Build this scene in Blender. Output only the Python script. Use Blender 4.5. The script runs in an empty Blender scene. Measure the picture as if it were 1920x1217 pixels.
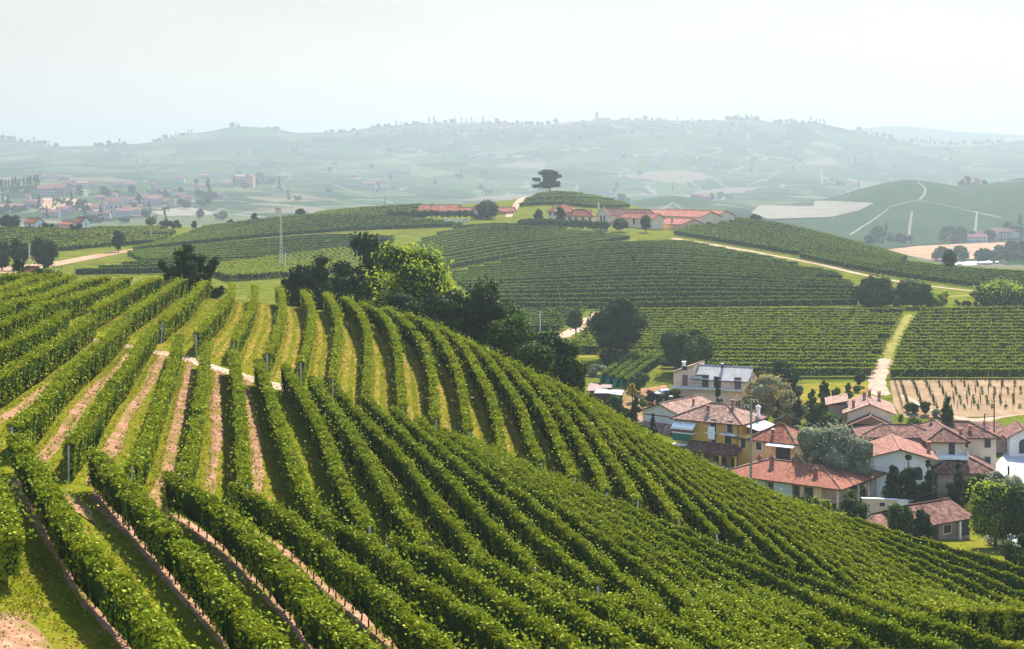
import bpy, math, random
import numpy as np
from mathutils import Vector
R = math.radians
scene = bpy.context.scene
COL = scene.collection
# ---------------------------------------------------------------- camera, sky, sun, exposure
F, CX, H0 = 3000.0, 960.0, 310.0          # focal length in photo pixels, centre column, eye-level row
cam_d = bpy.data.cameras.new("camera"); cam = bpy.data.objects.new("camera", cam_d); COL.objects.link(cam)
cam_d.sensor_width = 36.0; cam_d.lens = 36.0 * F / 1920.0
cam_d.shift_y = -(608.5 - H0) / 1920.0
cam_d.clip_start = 0.5; cam_d.clip_end = 30000
cam.location = (0, 0, 0); cam.rotation_euler = (R(90), 0, 0)
scene.camera = cam
SUN_AZ, SUN_EL = R(15), R(43)             # azimuth measured from +Y towards +X
w = bpy.data.worlds.new("World"); scene.world = w; w.use_nodes = True
nt = w.node_tree; nt.nodes.clear()
wo = nt.nodes.new('ShaderNodeOutputWorld'); bg = nt.nodes.new('ShaderNodeBackground')
sky = nt.nodes.new('ShaderNodeTexSky'); sky.sky_type = 'NISHITA'; sky.sun_disc = False
sky.sun_elevation = SUN_EL; sky.sun_rotation = SUN_AZ; sky.altitude = 300; sky.air_density = 1.0
sky.dust_density = .6; sky.ozone_density = 1.0
# thin high cloud veil over the blue sky
tc = nt.nodes.new('ShaderNodeTexCoord'); mp = nt.nodes.new('ShaderNodeMapping'); mp.inputs['Scale'].default_value = (1.0, 1.0, 3.5)
nz = nt.nodes.new('ShaderNodeTexNoise'); nz.inputs['Scale'].default_value = 5.5; nz.inputs['Detail'].default_value = 6; nz.inputs['Roughness'].default_value = .55
rp = nt.nodes.new('ShaderNodeValToRGB'); rp.color_ramp.elements[0].position = .40; rp.color_ramp.elements[0].color = (.90, .90, .90, 1)
rp.color_ramp.elements[1].position = .66; rp.color_ramp.elements[1].color = (.92, .92, .92, 1)
mx = nt.nodes.new('ShaderNodeMix'); mx.data_type = 'RGBA'; mx.inputs['B'].default_value = (1.36, 1.03, .85, 1)
L = nt.links.new
L(tc.outputs['Generated'], mp.inputs['Vector']); L(mp.outputs['Vector'], nz.inputs['Vector']); L(nz.outputs['Fac'], rp.inputs['Fac'])
sxyz = nt.nodes.new('ShaderNodeSeparateXYZ'); L(tc.outputs['Generated'], sxyz.inputs[0])
el = nt.nodes.new('ShaderNodeMapRange'); el.inputs[1].default_value = .10; el.inputs[2].default_value = .32; el.inputs[3].default_value = 1; el.inputs[4].default_value = 0
L(sxyz.outputs['Z'], el.inputs[0])                                  # the veil thins out overhead
ml = nt.nodes.new('ShaderNodeMath'); ml.operation = 'MULTIPLY'; L(rp.outputs['Color'], ml.inputs[0]); L(el.outputs[0], ml.inputs[1])
L(ml.outputs[0], mx.inputs['Factor']); L(sky.outputs['Color'], mx.inputs['A']); L(mx.outputs['Result'], bg.inputs['Color'])
bg.inputs['Strength'].default_value = 0.14
L(bg.outputs['Background'], wo.inputs['Surface'])
S = Vector((math.sin(SUN_AZ) * math.cos(SUN_EL), math.cos(SUN_AZ) * math.cos(SUN_EL), math.sin(SUN_EL)))
sd = bpy.data.lights.new("sun", 'SUN'); sd.energy = 5.0; sd.angle = R(0.5); sd.color = (1.0, .93, .80)
so = bpy.data.objects.new("sun", sd); COL.objects.link(so); so.rotation_euler = (-S).to_track_quat('-Z', 'Y').to_euler(); so.location = (0, 0, 200)
vs = scene.view_settings; vs.view_transform = 'Standard'; vs.look = 'None'; vs.gamma = 1.0; vs.use_curve_mapping = False
vs.exposure = 1.80
try:
    scene.cycles.use_denoising = True; scene.cycles.denoiser = 'OPENIMAGEDENOISE'
    scene.cycles.volume_bounces = 0; scene.cycles.max_bounces = 6; scene.cycles.diffuse_bounces = 2
    scene.cycles.transmission_bounces = 4; scene.cycles.transparent_max_bounces = 6
except Exception: pass
HAZE = 0.00022

# ---------------------------------------------------------------- helpers: meshes
def mesh_np(name, V, quads=None, tris=None, mats=(), mi=None, smooth=False, uv=None):
    me = bpy.data.meshes.new(name)
    V = np.asarray(V, dtype=np.float32)
    nq = 0 if quads is None else len(quads); ntr = 0 if tris is None else len(tris)
    me.vertices.add(len(V)); me.vertices.foreach_set('co', V.ravel())
    idx = []
    if nq: idx.append(np.asarray(quads, dtype=np.int32).ravel())
    if ntr: idx.append(np.asarray(tris, dtype=np.int32).ravel())
    idx = np.concatenate(idx)
    me.loops.add(len(idx)); me.loops.foreach_set('vertex_index', idx)
    me.polygons.add(nq + ntr)
    ls = np.concatenate([np.arange(nq) * 4, nq * 4 + np.arange(ntr) * 3]).astype(np.int32)
    me.polygons.foreach_set('loop_start', ls)
    for m in mats: me.materials.append(m)
    if mi is not None: me.polygons.foreach_set('material_index', np.asarray(mi, dtype=np.int32))
    if smooth: me.polygons.foreach_set('use_smooth', np.ones(nq + ntr, dtype=bool))
    me.update(calc_edges=True)
    if uv is not None:
        l = me.uv_layers.new(name="uv"); l.data.foreach_set('uv', np.asarray(uv, dtype=np.float32).ravel())
    return me
class MB:
    """collects polygons of any size, with uv, into ONE mesh"""
    def __init__(s): s.v = []; s.f = []; s.uv = []; s.m = []
    def face(s, pts, uv=None, m=0):
        i = len(s.v); s.v += [tuple(p) for p in pts]; s.f.append(list(range(i, i + len(pts)))); s.m.append(m)
        s.uv += list(uv) if uv is not None else [(p[0] + p[1], p[2]) for p in pts]
    def box(s, x0, x1, y0, y1, z0, z1, m=0):
        a = [(x0, y0, z0), (x1, y0, z0), (x1, y1, z0), (x0, y1, z0), (x0, y0, z1), (x1, y0, z1), (x1, y1, z1), (x0, y1, z1)]
        for q in ((3, 2, 1, 0), (4, 5, 6, 7), (0, 1, 5, 4), (1, 2, 6, 5), (2, 3, 7, 6), (3, 0, 4, 7)): s.face([a[k] for k in q], m=m)
    def tube(s, pts, r, n=8, m=0, cap=True):
        pts = [Vector(p) for p in pts]; rr = r if hasattr(r, '__len__') else [r] * len(pts); rings = []
        for i, p in enumerate(pts):
            t = (pts[min(i + 1, len(pts) - 1)] - pts[max(i - 1, 0)]).normalized()
            a = t.cross(Vector((0, 0, 1)) if abs(t.z) < .9 else Vector((1, 0, 0))).normalized(); b = t.cross(a)
            rings.append([p + (a * math.cos(2 * math.pi * k / n) + b * math.sin(2 * math.pi * k / n)) * rr[i] for k in range(n)])
        for i in range(len(rings) - 1):
            for k in range(n):
                s.face([rings[i][k], rings[i][(k + 1) % n], rings[i + 1][(k + 1) % n], rings[i + 1][k]], m=m)
        if cap: s.face(rings[0][::-1], m=m); s.face(rings[-1], m=m)
    def lathe(s, cx, cy, prof, n=10, m=0):
        for (r0, z0), (r1, z1) in zip(prof[:-1], prof[1:]):
            for k in range(n):
                a, b = 2 * math.pi * k / n, 2 * math.pi * (k + 1) / n
                q = [(cx + r0 * math.cos(a), cy + r0 * math.sin(a), z0), (cx + r0 * math.cos(b), cy + r0 * math.sin(b), z0),
                     (cx + r1 * math.cos(b), cy + r1 * math.sin(b), z1), (cx + r1 * math.cos(a), cy + r1 * math.sin(a), z1)]
                if r0 < 1e-5: q = q[1:]
                elif r1 < 1e-5: q = q[:3]
                s.face(q, m=m)
    def slab(s, top, th, m=0, uv=None):
        """thick plate from a planar polygon (counter-clockwise seen from above)"""
        bot = [(p[0], p[1], p[2] - th) for p in top]; n = len(top)
        s.face(top, uv=uv, m=m); s.face(bot[::-1], m=m)
        for i in range(n): s.face([bot[i], bot[(i + 1) % n], top[(i + 1) % n], top[i]], m=m)
    def mesh(s, name, mats):
        me = bpy.data.meshes.new(name); me.from_pydata(s.v, [], s.f)
        l = me.uv_layers.new(name="uv"); l.data.foreach_set('uv', np.array(s.uv, dtype=np.float32).ravel())
        for m in (mats if isinstance(mats, (list, tuple)) else [mats]): me.materials.append(m)
        me.polygons.foreach_set('material_index', np.array(s.m, dtype=np.int32)); me.update()
        return me
    def build(s, name, mats, parent=None): return link(name, s.mesh(name, mats), parent)
def link(name, data, parent=None, loc=None, rz=None):
    o = bpy.data.objects.new(name, data); COL.objects.link(o)
    if parent is not None: o.parent = parent
    if loc is not None: o.location = loc
    if rz is not None: o.rotation_euler = (0, 0, rz)
    return o
def tag(o, label=None, cat=None, group=None, kind=None):
    if label: o['label'] = label
    if cat: o['category'] = cat
    if group: o['group'] = group
    if kind: o['kind'] = kind
    return o
def thing(name, label, cat, loc, rz=0, group=None):
    return tag(link(name, None, None, loc, rz), label, cat, group)
ORD = "first second third fourth fifth sixth seventh eighth ninth tenth eleventh twelfth thirteenth fourteenth fifteenth sixteenth seventeenth eighteenth nineteenth".split()
def ordinal(n):
    if n < 20: return ORD[n - 1]
    t, u = divmod(n, 10); tens = {2: 'twent', 3: 'thirt', 4: 'fort', 5: 'fift', 6: 'sixt'}[t]
    return tens + 'ieth' if u == 0 else tens + 'y-' + ORD[u - 1]

# ---------------------------------------------------------------- helpers: materials
def newmat(name):
    m = bpy.data.materials.new(name); m.use_nodes = True; t = m.node_tree; t.nodes.clear()
    o = t.nodes.new('ShaderNodeOutputMaterial'); p = t.nodes.new('ShaderNodeBsdfPrincipled'); t.links.new(p.outputs['BSDF'], o.inputs['Surface'])
    return m, t, p, o
def nd(t, ty, **kw):
    n = t.nodes.new(ty)
    for k, v in kw.items():
        if k in n.inputs: n.inputs[k].default_value = v
        else: setattr(n, k, v)
    return n
def ramp(t, fac, stops):
    r = t.nodes.new('ShaderNodeValToRGB'); e = r.color_ramp.elements
    while len(e) < len(stops): e.new(0.5)
    for k, (p, c) in enumerate(stops): e[k].position = p; e[k].color = (*c, 1) if len(c) == 3 else c
    t.links.new(fac, r.inputs['Fac']); return r.outputs['Color']
def mix(t, fac, a, b):
    m = t.nodes.new('ShaderNodeMix'); m.data_type = 'RGBA'
    for k, v in (('Factor', fac), ('A', a), ('B', b)):
        if isinstance(v, (int, float)): m.inputs[k].default_value = v
        elif isinstance(v, tuple): m.inputs[k].default_value = (*v, 1)
        else: t.links.new(v, m.inputs[k])
    return m.outputs['Result']
def mth(t, op, a, b=0.0):
    m = t.nodes.new('ShaderNodeMath'); m.operation = op
    for k, v in ((0, a), (1, b)):
        if isinstance(v, (int, float)): m.inputs[k].default_value = v
        else: t.links.new(v, m.inputs[k])
    return m.outputs[0]
def noise(t, scale, detail=3, vec=None, rough=.55):
    n = nd(t, 'ShaderNodeTexNoise', Scale=scale, Detail=detail, Roughness=rough)
    if vec is None:
        g = t.nodes.new('ShaderNodeNewGeometry'); vec = g.outputs['Position']
    t.links.new(vec, n.inputs['Vector']); return n.outputs['Fac']
def mottled(name, c0, c1, scale=3.0, rough=.85, bump=.0, c2=None, s2=.35):
    """two tones mixed by noise, an optional third in broad patches"""
    m, t, p, o = newmat(name)
    c = ramp(t, noise(t, scale, 5), [(.33, c0), (.67, c1)])
    if c2: c = mix(t, ramp(t, noise(t, s2, 3), [(.45, (0, 0, 0)), (.62, (1, 1, 1))]), c, c2)
    t.links.new(c, p.inputs['Base Color']); p.inputs['Roughness'].default_value = rough
    if rough > .6: p.inputs['Specular IOR Level'].default_value = 0.0     # dry matt surfaces: no sheen against the light
    if bump:
        b = nd(t, 'ShaderNodeBump', Strength=bump, Distance=.05); t.links.new(noise(t, scale * 3, 4), b.inputs['Height']); t.links.new(b.outputs['Normal'], p.inputs['Normal'])
    return m
def leafmat(name, dark, mid, light, trans=.12, patch=.25, tcol=None):
    m, t, p, o = newmat(name)
    g = t.nodes.new('ShaderNodeNewGeometry')
    f = mth(t, 'ADD', mth(t, 'MULTIPLY', g.outputs['Random Per Island'], .44), mth(t, 'ADD', mth(t, 'MULTIPLY', noise(t, patch, 3), .38), mth(t, 'MULTIPLY', noise(t, patch * .13, 3), .22)))
    c = ramp(t, f, [(.10, dark), (.48, mid), (.88, light)])
    t.links.new(c, p.inputs['Base Color']); p.inputs['Roughness'].default_value = .7; p.inputs['Specular IOR Level'].default_value = .04
    tr = t.nodes.new('ShaderNodeBsdfTranslucent')
    t.links.new(mix(t, .45, c, tcol or tuple(min(1, k * 1.6) for k in light)), tr.inputs['Color'])
    ms = t.nodes.new('ShaderNodeMixShader'); ms.inputs[0].default_value = trans * .45
    t.links.new(p.outputs['BSDF'], ms.inputs[1]); t.links.new(tr.outputs['BSDF'], ms.inputs[2]); t.links.new(ms.outputs[0], o.inputs['Surface'])
    return m
def plain(name, c, rough=.7, metal=0.0, var=.12, scale=2.0):
    return mottled(name, tuple(k * (1 - var) for k in c), tuple(min(1, k * (1 + var)) for k in c), scale, rough)

# ---------------------------------------------------------------- terrain: cross-sections given as curves (column, distance, row) from near to far
CURVES = [
 [(-700, 5, 5710), (2620, 5, 5710)],
 [(-700, 25, 1700), (0, 25, 1750), (960, 25, 2110), (1920, 25, 2470), (2620, 25, 2500)],
 [(-700, 50, 1180), (0, 52, 1217), (480, 60, 1217), (960, 70, 1217), (1440, 80, 1217), (1920, 90, 1217), (2620, 100, 1230)],
 [(-700, 76, 890), (0, 78, 905), (300, 85, 925), (700, 88, 1010), (1120, 90, 1110), (1500, 97, 1190), (1920, 101, 1210), (2620, 112, 1222)],
 [(-700, 145, 560), (0, 140, 600), (180, 138, 632), (400, 130, 692), (580, 128, 740), (700, 126, 790), (900, 118, 880), (1290, 118, 990), (1600, 118, 1092), (1920, 112, 1195), (2620, 124, 1205)],
 [(-700, 185, 535), (0, 185, 545), (250, 185, 555), (400, 182, 562), (530, 180, 575), (640, 175, 590), (760, 168, 612), (900, 160, 660), (1000, 155, 700), (1100, 150, 755), (1250, 145, 850), (1400, 142, 925), (1500, 140, 965), (1650, 138, 1000), (1800, 135, 1040), (1920, 133, 1080), (2620, 145, 1110)],
 [(-700, 250, 640), (0, 245, 670), (500, 245, 740), (900, 215, 870), (1100, 190, 900), (1250, 180, 935), (1500, 175, 1010), (1650, 172, 1035), (1800, 165, 1060), (1920, 160, 1080), (2620, 175, 1100)],
 [(-700, 330, 600), (500, 330, 620), (900, 300, 720), (1000, 290, 735), (1100, 290, 752), (1250, 275, 805), (1400, 262, 872), (1500, 260, 878), (1574, 255, 888), (1700, 245, 905), (1800, 240, 920), (1920, 245, 900), (2620, 260, 900)],
 [(-700, 440, 512), (0, 430, 520), (500, 430, 530), (900, 420, 570), (1000, 395, 627), (1100, 340, 668), (1250, 330, 692), (1400, 330, 707), (1920, 330, 708), (2620, 330, 710)],
 [(-700, 520, 490), (0, 520, 494), (250, 520, 484), (500, 520, 497), (700, 500, 512), (900, 460, 555), (960, 450, 583), (1200, 440, 583), (1500, 440, 581), (1920, 440, 580), (2620, 440, 580)],
 [(-700, 620, 455), (0, 620, 458), (250, 630, 455), (500, 640, 452), (800, 650, 450), (1100, 660, 457), (1300, 620, 466), (1400, 600, 475), (1500, 575, 492), (1620, 540, 518), (1830, 520, 545), (1920, 515, 555), (2620, 500, 570)],
 [(-700, 720, 428), (0, 720, 430), (200, 740, 430), (300, 760, 428), (430, 780, 425), (500, 800, 413), (580, 830, 405), (680, 870, 394), (780, 910, 386), (900, 930, 381), (960, 960, 375), (1000, 985, 366), (1040, 1000, 361), (1090, 1000, 366), (1160, 980, 381), (1250, 940, 398), (1390, 880, 408), (1450, 820, 419), (1550, 720, 446), (1700, 640, 488), (1800, 615, 501), (1920, 600, 508), (2620, 600, 515)],
 [(-700, 1000, 520), (900, 1200, 497), (1390, 1150, 500), (1550, 1050, 530), (1700, 900, 560), (1920, 880, 580), (2620, 880, 580)],
 [(-700, 1400, 428), (0, 1400, 428), (300, 1400, 432), (500, 1500, 430), (700, 1600, 422), (1200, 1600, 425), (1390, 1400, 428), (1550, 1350, 455), (1700, 1250, 478), (1800, 1200, 490), (1920, 1200, 492), (2620, 1200, 490)],
 [(-700, 1800, 392), (0, 1800, 398), (300, 1800, 400), (600, 1900, 405), (900, 1900, 405), (1200, 1900, 404), (1390, 1700, 412), (1550, 1650, 428), (1700, 1550, 458), (1920, 1500, 462), (2620, 1500, 462)],
 [(-700, 2300, 350), (0, 2300, 355), (300, 2300, 360), (500, 2400, 368), (800, 2500, 380), (1000, 2500, 385), (1130, 2400, 392), (1200, 2300, 376), (1260, 2250, 365), (1330, 2300, 378), (1430, 2400, 383), (1550, 2350, 376), (1620, 2300, 352), (1690, 2300, 336), (1740, 2300, 340), (1800, 2350, 350), (1850, 2400, 345), (1920, 2400, 332), (2620, 2400, 340)],
 [(-700, 3000, 330), (0, 3000, 333), (300, 3000, 340), (500, 3100, 345), (800, 3200, 355), (1000, 3200, 358), (1150, 3100, 366), (1260, 2900, 388), (1330, 2950, 378), (1430, 3000, 368), (1550, 3000, 368), (1690, 2900, 395), (1800, 2900, 390), (1920, 3000, 380), (2620, 3000, 380)],
 [(-700, 4300, 305), (0, 4300, 302), (400, 4300, 298), (700, 4300, 300), (960, 4300, 300), (1300, 4300, 298), (1600, 4300, 318), (1750, 4300, 324), (1920, 4300, 320), (2620, 4300, 320)],
 [(-700, 5000, 280), (0, 5000, 280), (430, 5000, 264), (700, 5000, 262), (960, 5000, 256), (1100, 5000, 250), (1300, 5000, 252), (1500, 5000, 256), (1620, 5000, 280), (1750, 5000, 294), (1920, 5000, 290), (2620, 5000, 290)],
 [(-700, 5700, 250), (0, 5700, 259), (60, 5700, 268), (120, 5700, 276), (200, 5700, 274), (270, 5700, 270), (350, 5700, 252), (400, 5700, 246), (430, 5700, 238), (470, 5700, 238), (520, 5700, 242), (550, 5700, 250), (640, 5700, 248), (700, 5700, 239), (780, 5700, 232), (850, 5700, 232), (900, 5700, 230), (960, 5700, 230), (1010, 5700, 236), (1080, 5700, 228), (1180, 5700, 225), (1260, 5700, 227), (1330, 5700, 230), (1380, 5700, 224), (1420, 5700, 224), (1450, 5700, 231), (1530, 5700, 230), (1560, 5700, 236), (1620, 5700, 250), (1680, 5700, 263), (1720, 5700, 270), (1800, 5700, 274), (1870, 5700, 270), (1920, 5700, 263), (2620, 5700, 255)],
 [(-700, 7000, 285), (0, 7000, 295), (900, 7000, 275), (1500, 7000, 275), (1700, 7000, 292), (1920, 7000, 295), (2620, 7000, 290)],
 [(-700, 8500, 265), (0, 8500, 290), (900, 8500, 280), (1500, 8500, 272), (1600, 8500, 243), (1680, 8500, 235), (1740, 8500, 240), (1800, 8500, 248), (1870, 8500, 250), (1920, 8500, 254), (2620, 8500, 252)],
 [(-700, 9600, 300), (2620, 9600, 300)],
]
_PX = np.arange(-700, 2621, 4.0)
def _smooth(a, sig):
    k = int(sig * 3) or 1; x = np.arange(-k, k + 1); g = np.exp(-x * x / (2 * sig * sig)); g /= g.sum()
    return np.convolve(np.pad(a, k, mode='edge'), g, 'valid')
KX, KZ = [], []
for ci, c in enumerate(CURVES):
    c = np.array(c, float); d = np.interp(_PX, c[:, 0], c[:, 1]); py = np.interp(_PX, c[:, 0], c[:, 2])
    sg = 2.0 if ci >= 19 else (4.0 if ci in (11, 15) else 7.0)
    d = _smooth(d, sg); py = _smooth(py, sg)
    KX.append(np.log(d)); KZ.append(-(py - H0) / F * d)
KX = np.array(KX); KZ = np.array(KZ); NK = len(KX)
def zt(px, d):
    """ground height at photo column px, distance d (monotone cubic along the line of sight)"""
    px = np.clip(np.atleast_1d(np.asarray(px, float)), -699, 2619); x = np.log(np.atleast_1d(np.asarray(d, float)))
    fi = (px + 700) / 4.0; i = fi.astype(int); a = fi - i
    X = KX[:, i] * (1 - a) + KX[:, i + 1] * a; Z = KZ[:, i] * (1 - a) + KZ[:, i + 1] * a
    h = np.diff(X, axis=0); dl = np.diff(Z, axis=0) / h
    m = np.zeros_like(Z); m[0] = dl[0]; m[-1] = dl[-1]
    p = dl[:-1] * dl[1:]; w1 = 2 * h[1:] + h[:-1]; w2 = h[1:] + 2 * h[:-1]
    with np.errstate(divide='ignore', invalid='ignore'):
        hm = (w1 + w2) / (w1 / dl[:-1] + w2 / dl[1:])
    m[1:-1] = np.where(p > 0, hm, 0)
    k = np.clip((x[None, :] >= X).sum(0) - 1, 0, NK - 2); j = np.arange(len(x))
    hh = h[k, j]; t = np.clip((x - X[k, j]) / hh, 0, 1)
    return ((2 * t**3 - 3 * t**2 + 1) * Z[k, j] + (t**3 - 2 * t**2 + t) * hh * m[k, j] + (-2 * t**3 + 3 * t**2) * Z[k + 1, j] + (t**3 - t**2) * hh * m[k + 1, j])
def zxy(x, y): x = np.asarray(x, float); y = np.asarray(y, float); return zt(CX + F * x / y, y)
def hit(px, py, d0=20, d1=9000, h=0.0):
    """where the line of sight through (px, py) meets the ground (raised by h)"""
    n = 500; dd = np.exp(np.linspace(math.log(d0), math.log(d1), n))
    f = H0 - F * (zt(np.full(n, px), dd) + h) / dd - py
    s = np.where((f[:-1] > 0) & (f[1:] <= 0))[0]
    if len(s):
        i = s[0]; a = f[i] / (f[i] - f[i + 1]); d = dd[i] * (dd[i + 1] / dd[i]) ** a
    else: d = dd[0] if f[0] <= 0 else dd[np.argmin(f)]
    z = float(zt(px, d)[0])
    return np.array([(px - CX) / F * d, d, z])
def at(px, d): return np.array([(px - CX) / F * d, d, float(zt(px, d)[0])])
# ---------------------------------------------------------------- ground sheet
def terrain_material():
    m, t, p, o = newmat("ground")
    g = t.nodes.new('ShaderNodeNewGeometry'); pos = g.outputs['Position']
    sx = t.nodes.new('ShaderNodeSeparateXYZ'); t.links.new(pos, sx.inputs[0]); y = sx.outputs['Y']
    near = ramp(t, noise(t, 1.3, 6, pos, .65), [(.32, (.052, .072, .005)), (.46, (.098, .106, .006)), (.57, (.140, .112, .016)), (.70, (.215, .135, .055))])
    near = mix(t, ramp(t, noise(t, .12, 3, pos), [(.42, (0, 0, 0)), (.66, (0.875, 0.875, 0.875))]), near, (.082, .098, .005))
    mid = ramp(t, noise(t, .25, 5, pos), [(.30, (0.047, 0.065, 0.007)), (.55, (0.091, 0.101, 0.010)), (.75, (0.143, 0.120, 0.034))])
    # far: patchwork of vineyard, meadow, wood and stubble parcels divided by pale farm tracks
    mp = t.nodes.new('ShaderNodeMapping'); mp.inputs['Scale'].default_value = (1, .45, 0)
    wv = nd(t, 'ShaderNodeTexNoise', Scale=.0035, Detail=3); t.links.new(pos, wv.inputs['Vector'])
    va = t.nodes.new('ShaderNodeVectorMath'); va.operation = 'MULTIPLY_ADD'; va.inputs[1].default_value = (170, 260, 0)
    t.links.new(wv.outputs['Color'], va.inputs[0]); t.links.new(pos, va.inputs[2]); t.links.new(va.outputs[0], mp.inputs['Vector'])
    vo = nd(t, 'ShaderNodeTexVoronoi', Scale=.0085); t.links.new(mp.outputs[0], vo.inputs['Vector'])
    ve = nd(t, 'ShaderNodeTexVoronoi', Scale=.0085, feature='DISTANCE_TO_EDGE'); t.links.new(mp.outputs[0], ve.inputs['Vector'])
    sc = t.nodes.new('ShaderNodeSeparateColor'); t.links.new(vo.outputs['Color'], sc.inputs[0])
    far = ramp(t, sc.outputs[0], [(.0, (0.009, 0.020, 0.012)), (.25, (0.016, 0.035, 0.016)), (.5, (0.027, 0.051, 0.020)), (.74, (0.041, 0.068, 0.024)), (.9, (0.057, 0.078, 0.032)), (.97, (0.115, 0.101, 0.068))])
    far = mix(t, ramp(t, noise(t, .004, 4, pos), [(.50, (0, 0, 0)), (.60, (.9, .9, .9))]), far, (.02, .035, .016))
    edge = mth(t, 'MULTIPLY', mth(t, 'LESS_THAN', ve.outputs['Distance'], .028), mth(t, 'GREATER_THAN', noise(t, .006, 2, pos), .52))
    far = mix(t, edge, far, (.120, .115, .085))
    f1 = nd(t, 'ShaderNodeMapRange'); f1.inputs[1].default_value = 225; f1.inputs[2].default_value = 250; t.links.new(y, f1.inputs[0])
    f2 = nd(t, 'ShaderNodeMapRange'); f2.inputs[1].default_value = 1050; f2.inputs[2].default_value = 1150; t.links.new(y, f2.inputs[0])
    c = mix(t, f2.outputs[0], mix(t, f1.outputs[0], near, mid), far)
    t.links.new(c, p.inputs['Base Color']); p.inputs['Roughness'].default_value = .95; p.inputs['Specular IOR Level'].default_value = 0
    b = nd(t, 'ShaderNodeBump', Strength=.5, Distance=.12); t.links.new(noise(t, 2.2, 6, pos, .7), b.inputs['Height']); t.links.new(b.outputs['Normal'], p.inputs['Normal'])
    return m
def build_ground():
    cols = np.arange(-690, 2611, 10.0); ds = np.exp(np.linspace(math.log(5), math.log(9600), 640))
    PX, D = np.meshgrid(cols, ds); n0, n1 = D.shape
    Z = zt(PX.ravel(), D.ravel())
    V = np.stack([((PX - CX) / F * D).ravel(), D.ravel(), Z], 1)
    i = np.arange(n0 * n1).reshape(n0, n1)
    q = np.stack([i[:-1, :-1], i[:-1, 1:], i[1:, 1:], i[1:, :-1]], -1).reshape(-1, 4)
    me = mesh_np("ground", V, q, mats=[terrain_material()], smooth=True)
    tag(link("ground", me), kind='structure')
build_ground()

# ---------------------------------------------------------------- drapes: ribbons and sheets laid on the ground
def resample(P, step=None, n=None):
    P = np.asarray(P, float); l = np.concatenate([[0], np.cumsum(np.linalg.norm(np.diff(P, axis=0), axis=1))])
    if n is None: n = max(2, int(l[-1] / step) + 1)
    s = np.linspace(0, l[-1], n)
    return np.stack([np.interp(s, l, P[:, k]) for k in range(P.shape[1])], 1)
def smooth_line(P, it=2):
    P = P.copy()
    for _ in range(it): P[1:-1] = .25 * P[:-2] + .5 * P[1:-1] + .25 * P[2:]
    return P
def img_line(pl, n=24, d0=20, d1=9000, h=0.0):
    """a line seen in the photograph, laid on the ground"""
    q = smooth_line(resample(pl, n=n), 2)
    P = np.array([hit(a, b, d0, d1, h) for a, b in q])
    return smooth_line(P, 2)
def ribbon_mesh(name, P, width, mat, lift=.05, off=0.0, step=.8, jit=.12, rng=None, taper=True):
    rng = rng or np.random.default_rng(1)
    P = resample(P[:, :2], step=step); n = len(P)
    t = np.gradient(P, axis=0); t /= np.linalg.norm(t, axis=1)[:, None] + 1e-9; r = np.stack([t[:, 1], -t[:, 0]], 1)
    g = lambda: np.convolve(rng.standard_normal(n + 12), np.ones(13) / 3.6, 'valid')
    wl = width * np.clip(.5 + jit * g(), .2, .9); wr = width * np.clip(.5 + jit * g(), .2, .9)
    if taper: wl[[0, -1]] *= .4; wr[[0, -1]] *= .4
    rows = []
    for f in (-1, -.33, .33, 1):
        xy = P + r * (off + f * (wl if f < 0 else wr))[:, None]
        rows.append(np.column_stack([xy, zxy(xy[:, 0], xy[:, 1]) + (lift if abs(f) < .9 else lift * .3)]))
    V = np.stack(rows, 1).reshape(-1, 3); i = np.arange(n * 4).reshape(n, 4)
    q = np.stack([i[:-1, :-1], i[:-1, 1:], i[1:, 1:], i[1:, :-1]], -1).reshape(-1, 4)
    return V, q
def track(name, pl, width, mat, n=40, d0=20, d1=9000, lift=.06, **k):
    P = img_line(pl, n, d0, d1)
    V, q = ribbon_mesh(name, P, width, mat, lift, step=max(.6, width * .35), **k)
    return tag(link(name, mesh_np(name, V, q, mats=[mat], smooth=True)), kind='structure')
def inside(pts, poly):
    x, y = pts[:, 0], pts[:, 1]; c = np.zeros(len(pts), bool); n = len(poly)
    for i in range(n):
        x0, y0 = poly[i]; x1, y1 = poly[(i + 1) % n]
        if y0 == y1: continue
        c ^= ((y0 > y) != (y1 > y)) & (x < (x1 - x0) * (y - y0) / (y1 - y0) + x0)
    return c
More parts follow.
